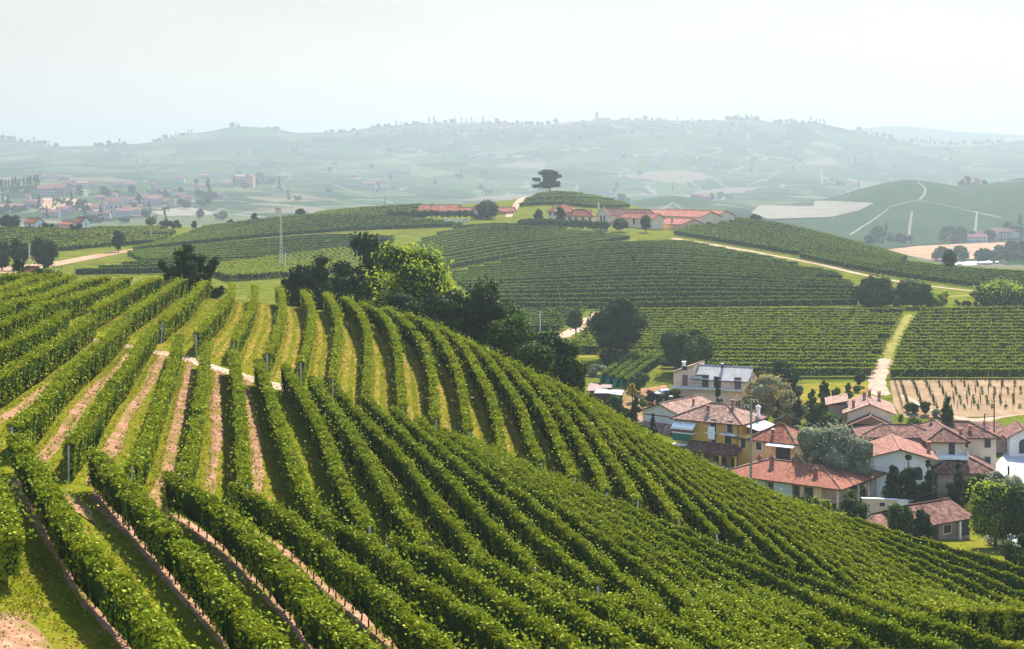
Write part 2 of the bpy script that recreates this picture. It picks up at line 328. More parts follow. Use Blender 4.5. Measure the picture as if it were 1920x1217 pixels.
def sheet(name, poly, mat, d0=20, d1=9000, lift=.05, kind='structure', nu=40, nv=24):
    """a field seen as the polygon poly (image columns and rows), laid on the ground as a grid clipped to its outline"""
    P = np.array([hit(a, b, d0, d1) for a, b in resample(list(poly) + [poly[0]], n=90)])[:, :2]
    lo, hi = P.min(0), P.max(0)
    gx, gy = np.linspace(lo[0], hi[0], nu + 1), np.linspace(lo[1], hi[1], nv + 1)
    X, Y = np.meshgrid(gx, gy); xy = np.column_stack([X.ravel(), Y.ravel()])
    i = np.arange(len(xy)).reshape(nv + 1, nu + 1)
    q = np.stack([i[:-1, :-1], i[:-1, 1:], i[1:, 1:], i[1:, :-1]], -1).reshape(-1, 4)
    q = q[inside(xy[q].mean(1), P)]
    # snap the rim of the grid to the outline so that the edge is not stepped
    e = np.concatenate([q[:, [0, 1]], q[:, [1, 2]], q[:, [2, 3]], q[:, [3, 0]]]); e.sort(1)
    u, cnt = np.unique(e, axis=0, return_counts=True); rim = np.unique(u[cnt == 1])
    seg0, seg1 = P, np.roll(P, -1, 0)
    for k in rim:
        a = xy[k] - seg0; b = seg1 - seg0; tt = np.clip((a * b).sum(1) / ((b * b).sum(1) + 1e-9), 0, 1)
        c = seg0 + b * tt[:, None]; j = np.argmin(((c - xy[k]) ** 2).sum(1)); xy[k] = c[j]
    V = np.column_stack([xy, zxy(xy[:, 0], xy[:, 1]) + lift])
    return tag(link(name, mesh_np(name, V, q, mats=[mat], smooth=True)), kind=kind)

SOIL = mottled("pale_soil", (0.158, 0.083, 0.048), (0.315, 0.180, 0.120), 1.6, .95, .9, (0.143, 0.105, 0.033), .5)
SOIL2 = mottled("soil_and_grass", (.135, .120, .007), (.240, .160, .052), 1.3, .95, .9, (.118, .120, .006), .6)
TRACK = mottled("track_earth", (0.255, 0.165, 0.120), (0.390, 0.277, 0.210), .5, .95, .3)
PINK = mottled("ploughed_earth", (0.247, 0.150, 0.090), (0.338, 0.217, 0.144), .25, .95, .3, (0.217, 0.143, 0.078), .03)
LANE = mottled("pale_lane", (.125, .115, .092), (.175, .16, .13), .05, .95)
STRAW = mottled("stubble", (.135, .122, .098), (.195, .178, .146), .05, .95)
GRASSM = mottled("mown_grass", (.06, .08, .010), (.11, .12, .02), .6, .95, .3)
PALEGRASS = mottled("dry_grass", (0.124, 0.130, 0.026), (0.221, 0.182, 0.058), .5, .95, .3)

# ---------------------------------------------------------------- vines
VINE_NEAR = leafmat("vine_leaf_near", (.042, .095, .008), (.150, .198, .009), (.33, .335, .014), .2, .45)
VINE_TOP = leafmat("vine_leaf_upper", (.055, .105, .007), (.185, .228, .010), (.37, .37, .015), .2, .35)  # yellower leaf colour of the upper block
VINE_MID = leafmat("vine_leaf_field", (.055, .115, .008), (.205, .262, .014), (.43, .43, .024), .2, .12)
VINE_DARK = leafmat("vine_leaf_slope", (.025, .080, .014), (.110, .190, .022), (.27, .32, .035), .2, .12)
CORE = plain("dark_foliage_core", (.020, .040, .006), .95, 0, .3, 1.5)  # solid core of rows and crowns; shade between leaves put into its colour
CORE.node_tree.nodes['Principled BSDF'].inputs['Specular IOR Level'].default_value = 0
WOOD = mottled("vine_wood", (.05, .035, .022), (.11, .08, .05), 6, .9)
POST = mottled("concrete_post", (.30, .29, .27), (.48, .47, .44), 5, .85)

def kite(C, N, size, rng, asp=.8):
    """leaf blades: one kite per centre, normal N, length size"""
    n = len(C); N = N / (np.linalg.norm(N, axis=1)[:, None] + 1e-9)
    a = np.cross(N, rng.standard_normal((n, 3))); a /= np.linalg.norm(a, axis=1)[:, None] + 1e-9
    b = np.cross(N, a); s = (size * (.65 + .7 * rng.random(n)))[:, None]
    return np.stack([C - a * s * .5, C - a * s * .05 + b * s * .5 * asp, C + a * s * .5, C - a * s * .05 - b * s * .5 * asp], 1).reshape(-1, 3)
def row_geometry(P, hgt, hw, size, dens, rng, zlow=.5, core=True, shoots=.06):
    P = resample(P, step=.5); l = np.concatenate([[0], np.cumsum(np.linalg.norm(np.diff(P, axis=0), axis=1))]); T = l[-1]
    tt = np.gradient(P[:, :2], axis=0); tt /= np.linalg.norm(tt, axis=1)[:, None] + 1e-9
    n = max(8, int((T + .5) * dens)); s = rng.random(n) * (T + .5) - .25
    p = np.stack([np.interp(s, l, P[:, k]) for k in range(3)], 1)
    tx = np.interp(s, l, tt[:, 0]); ty = np.interp(s, l, tt[:, 1]); r = np.stack([ty, -tx, 0 * tx], 1)
    ex = s - np.clip(s, 0, T); p[:, 0] += ex * tx; p[:, 1] += ex * ty
    ph = rng.random(6) * 6.28
    bul = 1 + .15 * np.sin(s * 2.1 + ph[0]) * np.sin(s * .83 + ph[1]) + .08 * np.sin(s * 5.3 + ph[2])
    top = hgt * (1 + .035 * np.sin(s * 1.3 + ph[3]) + .03 * np.sin(s * 3.7 + ph[4]))
    kind = rng.random(n); u = rng.random(n); z = np.empty(n); off = np.empty(n); N = rng.standard_normal((n, 3)) * .55
    isT = kind < .56; isS = kind > 1 - shoots; sd_ = np.where(rng.random(n) < .5, -1., 1.); side = ~isT & ~isS
    off[isT] = (u[isT] * 2 - 1) * hw * 1.12 * bul[isT]; z[isT] = top[isT] - .10 * (np.abs(u[isT] * 2 - 1)) ** 2 + rng.normal(0, .05, isT.sum()); N[isT] = N[isT] * .85 + np.array(S) * 1.0 + np.array([0, 0, .35])
    zz = zlow + (top * .93 - zlow) * rng.random(n); belly = .70 + .20 * (zz - zlow) / (hgt - zlow)
    off[side] = (sd_ * hw * bul * belly * (.88 + .24 * rng.random(n)))[side]; z[side] = zz[side]
    N[side] += (r * sd_[:, None])[side] * 1.2; N[side, 2] += .1
    off[isS] = rng.normal(0, hw * 1.1, isS.sum()); z[isS] = top[isS] + np.abs(rng.normal(.06, .20, isS.sum()))
    C = p + r * off[:, None]; C[:, 2] += z
    ng = int(T * .035)                                                # a few weak vines leave notches in the row
    if ng:
        g0 = rng.random(ng) * T; gw = rng.uniform(.25, .8, ng); keep = ~((np.abs(s[:, None] - g0) < gw).any(1) & (rng.random(n) < .85)); C, N = C[keep], N[keep]
    ne = int(dens * .32)                                              # leaves closing the two ends of the row
    for e, sg in ((0, -1.), (-1, 1.)):
        t3 = np.array([tt[e, 0], tt[e, 1], 0]) * sg; r3 = np.array([tt[e, 1], -tt[e, 0], 0])
        Ce = P[e] + t3 * (rng.random(ne) * .3 - .35)[:, None] + r3 * ((rng.random(ne) * 2 - 1) * hw)[:, None]; Ce[:, 2] += zlow * .9 + (hgt - zlow * .9) * rng.random(ne)
        C = np.concatenate([C, Ce]); N = np.concatenate([N, t3 * 1.2 + rng.standard_normal((ne, 3)) * .5])
    V = kite(C, N, size, rng); nl = len(V); q = np.arange(nl).reshape(-1, 4); mi = [np.zeros(len(q), int)]
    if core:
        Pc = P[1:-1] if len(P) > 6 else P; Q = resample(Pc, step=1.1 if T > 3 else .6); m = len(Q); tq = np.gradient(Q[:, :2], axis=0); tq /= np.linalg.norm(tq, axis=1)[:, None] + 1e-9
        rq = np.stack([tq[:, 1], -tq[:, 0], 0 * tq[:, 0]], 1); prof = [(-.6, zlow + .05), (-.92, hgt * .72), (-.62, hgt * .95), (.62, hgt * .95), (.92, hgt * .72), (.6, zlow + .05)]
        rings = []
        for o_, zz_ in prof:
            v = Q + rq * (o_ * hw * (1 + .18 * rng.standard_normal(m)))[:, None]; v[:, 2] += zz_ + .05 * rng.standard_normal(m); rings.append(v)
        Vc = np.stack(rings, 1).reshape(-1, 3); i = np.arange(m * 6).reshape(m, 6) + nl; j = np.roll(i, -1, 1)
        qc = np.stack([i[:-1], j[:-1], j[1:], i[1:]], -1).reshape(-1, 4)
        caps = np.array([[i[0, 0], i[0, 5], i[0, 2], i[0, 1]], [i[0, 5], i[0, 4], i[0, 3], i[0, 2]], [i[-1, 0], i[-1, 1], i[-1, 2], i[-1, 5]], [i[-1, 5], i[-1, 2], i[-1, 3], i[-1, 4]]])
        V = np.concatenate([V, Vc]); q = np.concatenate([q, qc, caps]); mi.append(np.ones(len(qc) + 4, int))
    return V, q, np.concatenate(mi)
def post_mesh(h=1.9, r=.05, mat=POST):
    b = MB(); b.box(-r, r, -r, r, -.3, h); b.box(-r * .8, r * .8, -r * .8, r * .8, h, h + .02); return b.mesh("post", mat)
POSTM = post_mesh()
def trunk_mesh():
    b = MB(); b.tube([(0, 0, -.1), (.03, .02, .3), (-.03, .03, .55), (.05, -.02, .85)], [.045, .035, .032, .028], 6); return b.mesh("trunk", WOOD)
TRUNKM = trunk_mesh()
NROWS = 0
def vine_row(P, label, group, mat, hgt=2.0, hw=.36, size=.2, dens=170, zlow=.5, posts=(), trunks=0, seed=0, shoots=.06, simple=False):
    """P: ground line of the row, in metres"""
    global NROWS; NROWS += 1
    rng = np.random.default_rng(1000 + seed); o3 = P[len(P) // 2].copy()
    V, q, mi = row_geometry(P - o3, hgt, hw, size, dens, rng, zlow, True, shoots)
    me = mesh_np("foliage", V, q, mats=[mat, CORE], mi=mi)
    if simple:
        return tag(link("vine_row", me, None, o3), label, "vine row", group)
    root = thing("vine_row", label, "vine row", o3, 0, group); link("foliage", me, root)
    for e in posts:
        a = P[0] if e == 0 else P[-1]; b_ = P[1] if e == 0 else P[-2]; d = a - b_; d /= np.linalg.norm(d) + 1e-9
        c = link("post", POSTM, root, a + d * .25 - o3, rng.random()); c.rotation_euler[0] = rng.normal(0, .04)
    if trunks:
        Q = resample(P, step=1.05)[1:trunks + 1]
        for c in Q: link("trunk", TRUNKM, root, c - o3, rng.random() * 6.28)
    return root

A_ROWS = [
 [(-70, 526), (0, 521), (60, 518), (100, 518), (140, 516)],
 [(-80, 560), (-40, 553), (0, 546), (30, 538), (48, 527), (75, 523), (105, 523)],
 [(-80, 575), (-40, 568), (0, 559), (40, 551), (70, 540), (95, 529), (130, 523)],
 [(-70, 592), (-30, 583), (0, 573), (60, 566), (100, 553), (130, 543), (150, 531), (205, 522)],
 [(65, 576), (117, 567), (160, 555), (200, 540), (225, 528), (243, 518)],
 [(172, 583), (200, 570), (235, 550), (265, 535), (302, 521)],
 [(238, 593), (275, 570), (300, 555), (325, 535), (346, 522)],
 [(303, 605), (330, 585), (360, 560), (378, 535), (391, 525)],
 [(369, 628), (395, 600), (420, 575), (432, 555), (436, 532)],
 [(439, 643), (455, 610), (470, 585), (478, 560), (477, 536)],
 [(502, 666), (515, 635), (525, 605), (532, 575), (527, 545), (521, 538)],
 [(565, 683), (575, 655), (582, 620), (587, 590), (578, 560), (568, 543)],
 [(624, 712), (631, 660), (637, 615), (633, 590), (621, 563), (611, 551)],
 [(687, 737), (690, 675), (692, 635), (686, 607), (672, 582), (658, 568), (644, 560)],
 [(755, 763), (752, 732), (748, 682), (745, 640), (732, 610), (717, 588), (700, 578), (677, 573)],
 [(818, 788), (813, 732), (810, 693), (800, 657), (788, 635), (763, 607), (742, 588), (721, 580)],
 [(880, 811), (868, 742), (860, 698), (847, 672), (830, 640), (808, 613), (783, 598), (762, 592)],
 [(941, 848), (937, 803), (928, 767), (918, 737), (897, 698), (880, 665), (855, 633), (833, 618), (807, 608)],
 [(1015, 868), (993, 828), (983, 778), (970, 752), (947, 717), (925, 687), (905, 663), (885, 645), (859, 634)],
 [(1078, 896), (1053, 850), (1040, 812), (1025, 778), (1010, 757), (987, 728), (967, 703), (950, 685), (930, 668), (909, 655)],
 [(1137, 925), (1118, 875), (1097, 845), (1080, 812), (1057, 782), (1035, 752), (1012, 723), (993, 702), (973, 688), (952, 680)],
 [(1195, 940), (1163, 888), (1140, 855), (1122, 825), (1100, 793), (1077, 770), (1055, 748), (1030, 724), (1008, 708), (990, 698)],
]
G0 = [(1270, 974), (1236, 925), (1197, 880), (1163, 843), (1130, 797), (1108, 772), (1080, 747), (1055, 730), (1022, 710)]
G1 = [(1629, 1115), (1579, 1084), (1527, 1042), (1481, 1006), (1436, 981), (1374, 940), (1280, 872), (1190, 812), (1120, 762), (1075, 738)]
G15 = [(1765, 1152), (1700, 1118), (1640, 1083), (1560, 1030), (1450, 955), (1330, 885), (1200, 812), (1090, 744)]
G2 = [(1935, 1208), (1850, 1159), (1816, 1136), (1748, 1099), (1666, 1056), (1588, 1008), (1520, 967), (1400, 905), (1240, 833), (1098, 749)]
G3 = [(1990, 1090), (1920, 1068), (1800, 1034), (1700, 1007), (1560, 964), (1470, 937), (1370, 896), (1270, 848), (1180, 799), (1108, 753)]
def between(ga, gb, n):
    """n lines between two guide lines, both left out"""
    a, b = resample(ga, n=26), resample(gb, n=26)
    return [a + (b - a) * (k + 1) / (n + 1) for k in range(n)]
A_ALL = [np.array(r, float) for r in A_ROWS] + [np.array(G0, float)] + between(G0, G1, 4) + [np.array(G1, float)] + between(G1, G15, 2) + [np.array(G15, float)] + between(G15, G2, 3) + [np.array(G2, float)] + between(G2, G3, 4) + [np.array(G3, float)]
B_ROWS = [
 [(-60, 604), (0, 588), (22, 577)],
 [(-60, 636), (0, 612), (40, 597), (73, 582)],
 [(-70, 690), (0, 655), (45, 635), (90, 612), (124, 589)],
 [(-70, 752), (0, 710), (50, 680), (100, 648), (140, 622), (174, 597)],
 [(24, 804), (50, 785), (75, 765), (107, 722), (138, 690), (192, 647), (225, 617), (238, 603)],
 [(130, 838), (150, 815), (183, 773), (200, 735), (240, 690), (258, 658), (280, 627), (289, 616)],
 [(248, 878), (268, 845), (282, 810), (292, 775), (308, 730), (322, 690), (333, 645), (337, 631)],
 [(343, 892), (355, 860), (366, 815), (372, 780), (378, 735), (382, 690), (387, 649)],
 [(460, 912), (455, 865), (453, 797), (448, 738), (443, 697), (437, 661)],
 [(617, 985), (592, 955), (570, 925), (554, 880), (525, 800), (508, 750), (495, 708), (484, 681)],
 [(692, 990), (657, 940), (636, 894), (620, 850), (603, 807), (583, 767), (560, 730), (534, 690)],
 [(798, 1019), (765, 978), (735, 940), (712, 895), (693, 867), (675, 838), (655, 807), (630, 773), (603, 737), (584, 711)],
 [(900, 1048), (872, 1009), (833, 968), (815, 945), (780, 890), (757, 863), (727, 833), (697, 803), (667, 772), (631, 729)],
 [(1000, 1065), (958, 1022), (916, 983), (885, 947), (840, 895), (800, 860), (767, 827), (742, 802), (717, 778), (681, 744)],
 [(1120, 1102), (1072, 1059), (1033, 1028), (989, 988), (947, 944), (898, 908), (867, 877), (833, 850), (800, 822), (767, 795), (736, 767)],
 [(1234, 1137), (1185, 1104), (1140, 1067), (1125, 1046), (1059, 996), (1007, 952), (947, 908), (892, 867), (850, 842), (817, 815), (782, 789)],
 [(1333, 1164), (1277, 1120), (1208, 1067), (1140, 1020), (1047, 950), (1005, 925), (973, 907), (930, 877), (898, 856), (867, 833), (829, 811)],
]
BG = [(1500, 1207), (1413, 1156), (1322, 1099), (1231, 1040), (1140, 985), (1080, 945), (1030, 915), (980, 888), (930, 862), (866, 826)]
BF = [(1940, 1229), (1839, 1198), (1713, 1162), (1622, 1130), (1540, 1096), (1470, 1073), (1384, 1041), (1277, 997), (1200, 962), (1138, 938), (1088, 916), (1030, 893), (977, 870), (930, 852), (888, 831)]
BG2 = [(1660, 1228), (1560, 1180), (1440, 1122), (1320, 1052), (1231, 1005), (1140, 955), (1080, 925), (980, 878), (930, 857), (880, 828)]
B_ALL = [np.array(r, float) for r in B_ROWS] + between(B_ROWS[-1], BG, 1) + [np.array(BG, float)] + between(BG, BG2, 1) + [np.array(BG2, float)] + between(BG2, BF, 1) + [np.array(BF, float)]
C_ROWS = [
 [(-60, 850), (-15, 905), (8, 960), (22, 1020)],
 [(30, 822), (52, 860), (72, 893), (91, 927), (125, 982), (155, 1032), (194, 1068), (230, 1102), (249, 1129), (274, 1165), (318, 1217), (370, 1275)],
 [(180, 858), (199, 883), (235, 916), (277, 960), (319, 1005), (346, 1038), (388, 1074), (422, 1115), (455, 1157), (491, 1193), (513, 1217), (560, 1265)],
 [(316, 896), (350, 915), (391, 941), (435, 977), (474, 1013), (513, 1052), (552, 1085), (582, 1127), (610, 1163), (657, 1199), (679, 1217), (730, 1265)],
 [(442, 921), (491, 946), (535, 969), (571, 999), (615, 1038), (657, 1071), (699, 1102), (735, 1138), (779, 1174), (830, 1217), (890, 1260)],
 [(622, 988), (668, 1005), (712, 1035), (751, 1068), (773, 1090), (847, 1133), (907, 1170), (960, 1210), (1020, 1250)],
 [(736, 1016), (783, 1030), (840, 1057), (893, 1093), (960, 1140), (1017, 1177), (1073, 1213), (1130, 1248)],
 [(895, 1052), (940, 1073), (990, 1097), (1040, 1133), (1090, 1160), (1140, 1190), (1173, 1213), (1230, 1248)],
 [(1009, 1083), (1073, 1117), (1123, 1133), (1173, 1160), (1223, 1187), (1267, 1213), (1320, 1245)],
 [(1148, 1122), (1207, 1143), (1257, 1167), (1299, 1184), (1356, 1211), (1430, 1245)],
 [(1291, 1157), (1333, 1175), (1390, 1197), (1425, 1213), (1480, 1238)],
 [(1425, 1195), (1500, 1225), (1560, 1250)],
]
A_LINES, B_LINES, C_LINES = [], [], []
def near_rows():
    k = 0
    for i, r in enumerate(A_ALL):
        P = img_line(r, 26, 95, 188, 1.8); A_LINES.append(P); d = P[:, 1].mean()
        vine_row(P, f"vine row of the upper near block, {ordinal(i + 1)} from its left end", "vine rows of the upper near block", VINE_TOP,
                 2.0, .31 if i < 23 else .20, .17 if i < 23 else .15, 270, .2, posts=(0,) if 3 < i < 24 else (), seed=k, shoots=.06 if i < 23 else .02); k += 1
    for i, r in enumerate(B_ALL):
        P = img_line(r, 28, 60, 160, 1.8); B_LINES.append(P)
        vine_row(P, f"vine row of the middle near block, {ordinal(i + 1)} from the left below the path", "vine rows of the middle near block", VINE_NEAR,
                 2.0, .33 if i < 12 else .25, .15 if i < 12 else .135, 420, .2, posts=(0, 1), seed=k, shoots=.055); k += 1
    for i, r in enumerate(C_ROWS):
        P = img_line(np.array(r, float), 28, 35, 115, 1.8); C_LINES.append(P)
        vine_row(P, f"dense vine row of the nearest block, {ordinal(i + 1)} from the left", "vine rows of the nearest block", VINE_NEAR,
                 2.0, .42 if i < 4 else .33, .145, 620, .5 if i < 5 else .25, posts=(0,), trunks=(0, 26, 26, 26, 20)[i] if i < 5 else 0, seed=k, shoots=.055); k += 1
near_rows()
def soil_between():
    V, Q, M = [], [], []; n = 0
    def add(P, width, off, m, seed):
        nonlocal n
        v, q = ribbon_mesh("s", P, width, None, .045, off, .6, .13, np.random.default_rng(seed))
        V.append(v); Q.append(q + n); M.append(np.full(len(q), m)); n += len(v)
    for i, P in enumerate(B_LINES[2:9]): add(P, .7, -1.2 if P[0, 1] > P[-1, 1] else .95, 0, i)   # bare wheel track right of each row
    for i, P in enumerate(A_LINES[8:24]): add(P, .55, .75, 1, 40 + i); add(P, .6, 1.75, 1, 80 + i)
    for i, P in enumerate(C_LINES[1:6]): add(P, 1.0, -.15, 0, 120 + i)
    me = mesh_np("bare_soil", np.concatenate(V), np.concatenate(Q), mats=[SOIL, SOIL2], mi=np.concatenate(M), smooth=True)
    tag(link("bare_soil", me), kind='structure')
soil_between()
def grass():
    rng = np.random.default_rng(21); C, N = [], []
    m = leafmat("grass_blade", (0.102, 0.126, 0.004), (0.180, 0.186, 0.005), (0.264, 0.222, 0.014), .2, .8)
    for k, (P, n, lo, hi) in enumerate([(p, 2600, .5, 2.3) for p in A_LINES[4:26]] + [(p, 1900, -1.9, .45) for p in B_LINES[2:10]] + [(p, 1500, .5, 2.2) for p in C_LINES[:5]]):
        Q = resample(P[:, :2], n=60); t = np.gradient(Q, axis=0); t /= np.linalg.norm(t, axis=1)[:, None]; s = rng.random(n) * 58.9; i = s.astype(int); f = (s - i)[:, None]
        off = rng.uniform(lo, hi, n); off = np.where(rng.random(n) < .5, off, rng.choice([.45, lo if lo < 0 else 2.1], n) + rng.normal(0, .12, n))
        xy = Q[i] * (1 - f) + Q[i + 1] * f + np.column_stack([t[i, 1], -t[i, 0]]) * off[:, None]
        C.append(np.column_stack([xy, zxy(xy[:, 0], xy[:, 1]) + .06 + .05 * rng.random(n)]))
    for _ in range(2600):
        x, y = rng.uniform(-30, 130), rng.uniform(1040, 1217)
        if (x + (y - 1040) * .15 < 95 and y < 1165) or rng.random() < .12: C.append(hit(x, y, 35, 90)[None] + np.array([0, 0, .08]))
    C = np.concatenate(C); th = rng.random(len(C)) * 6.28; V = kite(C, np.column_stack([np.cos(th), np.sin(th), rng.normal(.5, .6, len(C))]) + np.array(S) * .5, .15, rng, .4)
    tag(link("grass", mesh_np("grass", V, np.arange(len(V)).reshape(-1, 4), mats=[m])), "short rough grass and weeds in the lanes between the near vine rows", "grass", kind='stuff')
grass()
track("cross_path", [(118, 630), (187, 640), (243, 650), (300, 664), (345, 670), (400, 690), (465, 708), (520, 724), (580, 746), (640, 768), (700, 795)], 2.6, TRACK, d0=90, d1=170)
sheet("bare_earth_bank", [(-60, 1150), (25, 1150), (70, 1180), (110, 1230), (-60, 1260)], SOIL, 35, 90, nu=30, nv=20)
sheet("bare_earth_gap", [(-40, 896), (20, 900), (60, 915), (130, 925), (170, 955), (180, 985), (140, 960), (60, 950), (-40, 930)], SOIL, 60, 110, nu=50, nv=20)

# ---------------------------------------------------------------- vineyards on the hills behind: lines of the row feet as seen in the photograph
FIELDS = [
 # name phrase, guides (foot lines from near to far), rows between successive guides, d range, material, height, leaf, density
 ("bright field left of the grass track", [[(1345, 705), (1490, 707), (1637, 707)], [(1240, 690), (1450, 690), (1645, 690)], [(1062, 664), (1350, 668), (1655, 670)], [(1080, 645), (1360, 640), (1670, 640)], [(1105, 615), (1400, 610), (1685, 612)], [(1180, 592), (1440, 590), (1696, 592)]], (1, 2, 4, 5, 3), 300, 445, VINE_MID, 2.0, .36, 34, "bright"),
 ("bright field right of the grass track", [[(1666, 709), (1800, 709), (1960, 709)], [(1672, 690), (1800, 690), (1960, 690)], [(1690, 640), (1800, 640), (1960, 640)], [(1712, 605), (1800, 604), (1960, 602)], [(1725, 592), (1800, 590), (1960, 588)]], (2, 7, 5, 1), 300, 445, VINE_MID, 2.0, .36, 34, "bright"),
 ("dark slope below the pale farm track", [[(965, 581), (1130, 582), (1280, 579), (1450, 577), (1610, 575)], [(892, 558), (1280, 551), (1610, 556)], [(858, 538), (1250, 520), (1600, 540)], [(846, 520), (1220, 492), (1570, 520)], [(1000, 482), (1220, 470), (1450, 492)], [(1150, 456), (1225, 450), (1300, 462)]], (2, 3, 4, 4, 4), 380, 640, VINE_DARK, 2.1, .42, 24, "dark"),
 ("field just below the hilltop winery", [[(805, 513), (990, 478), (1180, 450)], [(768, 494), (940, 460), (1140, 444)], [(760, 470), (890, 436), (1090, 439)], [(850, 432), (930, 426), (1010, 429)]], (3, 5, 2), 470, 800, VINE_DARK, 2.1, .45, 20, "fine"),
 ("vineyard knoll under the cedar", [[(972, 396), (1060, 392), (1180, 389)], [(985, 380), (1050, 375), (1150, 379)], [(1006, 369), (1040, 364), (1092, 368)]], (4, 4), 850, 1010, VINE_DARK, 2.2, .6, 9, "round"),
 ("crest right of the winery", [[(1265, 441), (1400, 464), (1560, 491), (1650, 506)], [(1300, 430), (1430, 448), (1570, 474), (1680, 496)], [(1370, 414), (1460, 424), (1580, 455), (1700, 489)]], (5, 6), 480, 900, VINE_DARK, 2.2, .55, 10, "dark"),
 ("long strip above the farm track", [[(1500, 485), (1620, 512), (1830, 541), (1960, 552)], [(1660, 495), (1800, 512), (1960, 522)]], (6,), 440, 640, VINE_DARK, 2.2, .48, 20, "dark"),
 ("small field by the gravel turning", [[(950, 626), (1000, 624), (1052, 622)], [(960, 592), (1030, 590), (1100, 588)]], (6,), 330, 450, VINE_DARK, 2.0, .45, 16, "small"),
 ("netted plot above the sheds", [[(1172, 728), (1210, 698), (1249, 672)], [(1132, 716), (1162, 692), (1196, 670)]], (2,), 280, 345, VINE_DARK, 1.9, .35, 22, "netted"),
 ("left slope behind the spiky tree", [[(140, 518), (280, 514), (430, 514), (560, 507)], [(270, 497), (430, 492), (600, 486), (735, 484)], [(240, 482), (430, 463), (620, 446), (740, 452)]], (2, 7), 440, 720, VINE_DARK, 2.1, .48, 18, "wide"),
 ("slope below the left skyline trees", [[(250, 473), (430, 452), (640, 434), (868, 426)], [(330, 452), (450, 436), (560, 418), (760, 410)], [(380, 432), (470, 420), (560, 410), (660, 404)]], (5, 3), 550, 840, VINE_DARK, 2.1, .6, 9, "upper"),
 ("left field below the two farmhouses", [[(-60, 492), (60, 478), (200, 464), (300, 458)], [(-60, 462), (80, 450), (200, 446), (330, 440)], [(-60, 436), (60, 434), (200, 433), (300, 431)]], (5, 5), 470, 750, VINE_MID, 2.1, .6, 9, "left"),
 ("bright crest left of the winery", [[(590, 408), (700, 408), (800, 410)], [(600, 402), (690, 394), (790, 388)]], (5,), 700, 925, VINE_MID, 2.0, .6, 9, "crest"),
]
def field_rows():
    k = 500
    for phrase, guides, ns, d0, d1, mat, hg, size, dens, grp in FIELDS:
        lines = []
        for a, b, n in zip(guides[:-1], guides[1:], ns): lines += [resample(a, n=14)] + between(a, b, n)
        lines.append(resample(guides[-1], n=14)); rng = np.random.default_rng(k)
        for i, l in enumerate(lines):
            l = np.array(l, float); l[:, 1] += rng.normal(0, .25)
            if i % 5 == 4: l = l[: int(len(l) * rng.uniform(.85, 1))]
            P = img_line(l, 18, d0, d1, 0); k += 1
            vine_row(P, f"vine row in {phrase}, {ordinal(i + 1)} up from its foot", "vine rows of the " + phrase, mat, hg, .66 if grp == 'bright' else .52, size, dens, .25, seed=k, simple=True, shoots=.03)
field_rows()
# short rows running down the slope behind the near hill: too many and too small to tell apart
def short_rows():
    V, Q, M, n = [], [], [], 0; rng = np.random.default_rng(77)
    for x in np.arange(405, 672, 9.5):
        yb = 529 - (x - 405) * .075; top = 508 - (x - 405) * .13
        P = img_line([(x - 26, top), (x, (top + yb) / 2 + 2), (x + 30, yb)], 8, 400, 640)
        v, q, m = row_geometry(P, 2.0, .5, .55, 10, rng, .35); V.append(v); Q.append(q + n); M.append(m); n += len(v)
    tag(link("vine_rows", mesh_np("vine_rows", np.concatenate(V), np.concatenate(Q), mats=[VINE_MID, CORE], mi=np.concatenate(M))),
        "short pale green vine rows fanning down the slope behind the spiky dark tree", "vine rows", kind='stuff')
short_rows()
# ---------------------------------------------------------------- buildings
def tilemat(name, c0, c1, c2, su=3.4, sv=2.2, worn=.35):
    m, t, p, o = newmat(name)
    uv = t.nodes.new('ShaderNodeUVMap'); uv.uv_map = "uv"
    mp = t.nodes.new('ShaderNodeMapping'); mp.inputs['Scale'].default_value = (su, sv, 1); t.links.new(uv.outputs[0], mp.inputs[0])
    vo = nd(t, 'ShaderNodeTexVoronoi', Scale=1.0, Randomness=.75); t.links.new(mp.outputs[0], vo.inputs['Vector'])
    sc = t.nodes.new('ShaderNodeSeparateColor'); t.links.new(vo.outputs['Color'], sc.inputs[0])
    c = ramp(t, sc.outputs[0], [(.05, c0), (.5, c1), (.95, c2)])
    c = mix(t, ramp(t, noise(t, .8, 5), [(.45, (0, 0, 0)), (.75, (worn, worn, worn))]), c, tuple(k * .55 for k in c0))
    t.links.new(c, p.inputs['Base Color']); p.inputs['Roughness'].default_value = .9; p.inputs['Specular IOR Level'].default_value = .1
    wv = nd(t, 'ShaderNodeTexWave', Scale=.75, wave_type='BANDS', bands_direction='X'); t.links.new(mp.outputs[0], wv.inputs['Vector'])
    b = nd(t, 'ShaderNodeBump', Strength=.5, Distance=.06); t.links.new(wv.outputs['Fac'], b.inputs['Height']); t.links.new(b.outputs['Normal'], p.inputs['Normal'])
    return m
TILE_PINK = tilemat("roof_tiles_faded", (0.116, 0.055, 0.039), (0.239, 0.133, 0.102), (0.34, 0.222, 0.176))
TILE_RED = tilemat("roof_tiles_red", (0.167, 0.052, 0.03), (0.232, 0.076, 0.043), (0.263, 0.103, 0.064), 3, 3, .1)
TILE_ORANGE = tilemat("roof_tiles_orange", (0.126, 0.034, 0.018), (0.244, 0.075, 0.042), (0.319, 0.134, 0.079))
TILE_BROWN = tilemat("roof_tiles_brown", (0.054, 0.022, 0.016), (0.137, 0.056, 0.04), (0.223, 0.109, 0.081))
TILE_NEWRED = tilemat("roof_tiles_winery", (0.157, 0.043, 0.025), (0.22, 0.061, 0.038), (0.268, 0.09, 0.053), .6, .6, .2)
def wallmat(name, c, dirt=.22): return mottled(name, tuple(k * (1 - dirt) for k in c), c, .9, .9, .1, tuple(k * (1 - dirt * .8) for k in c), .25)
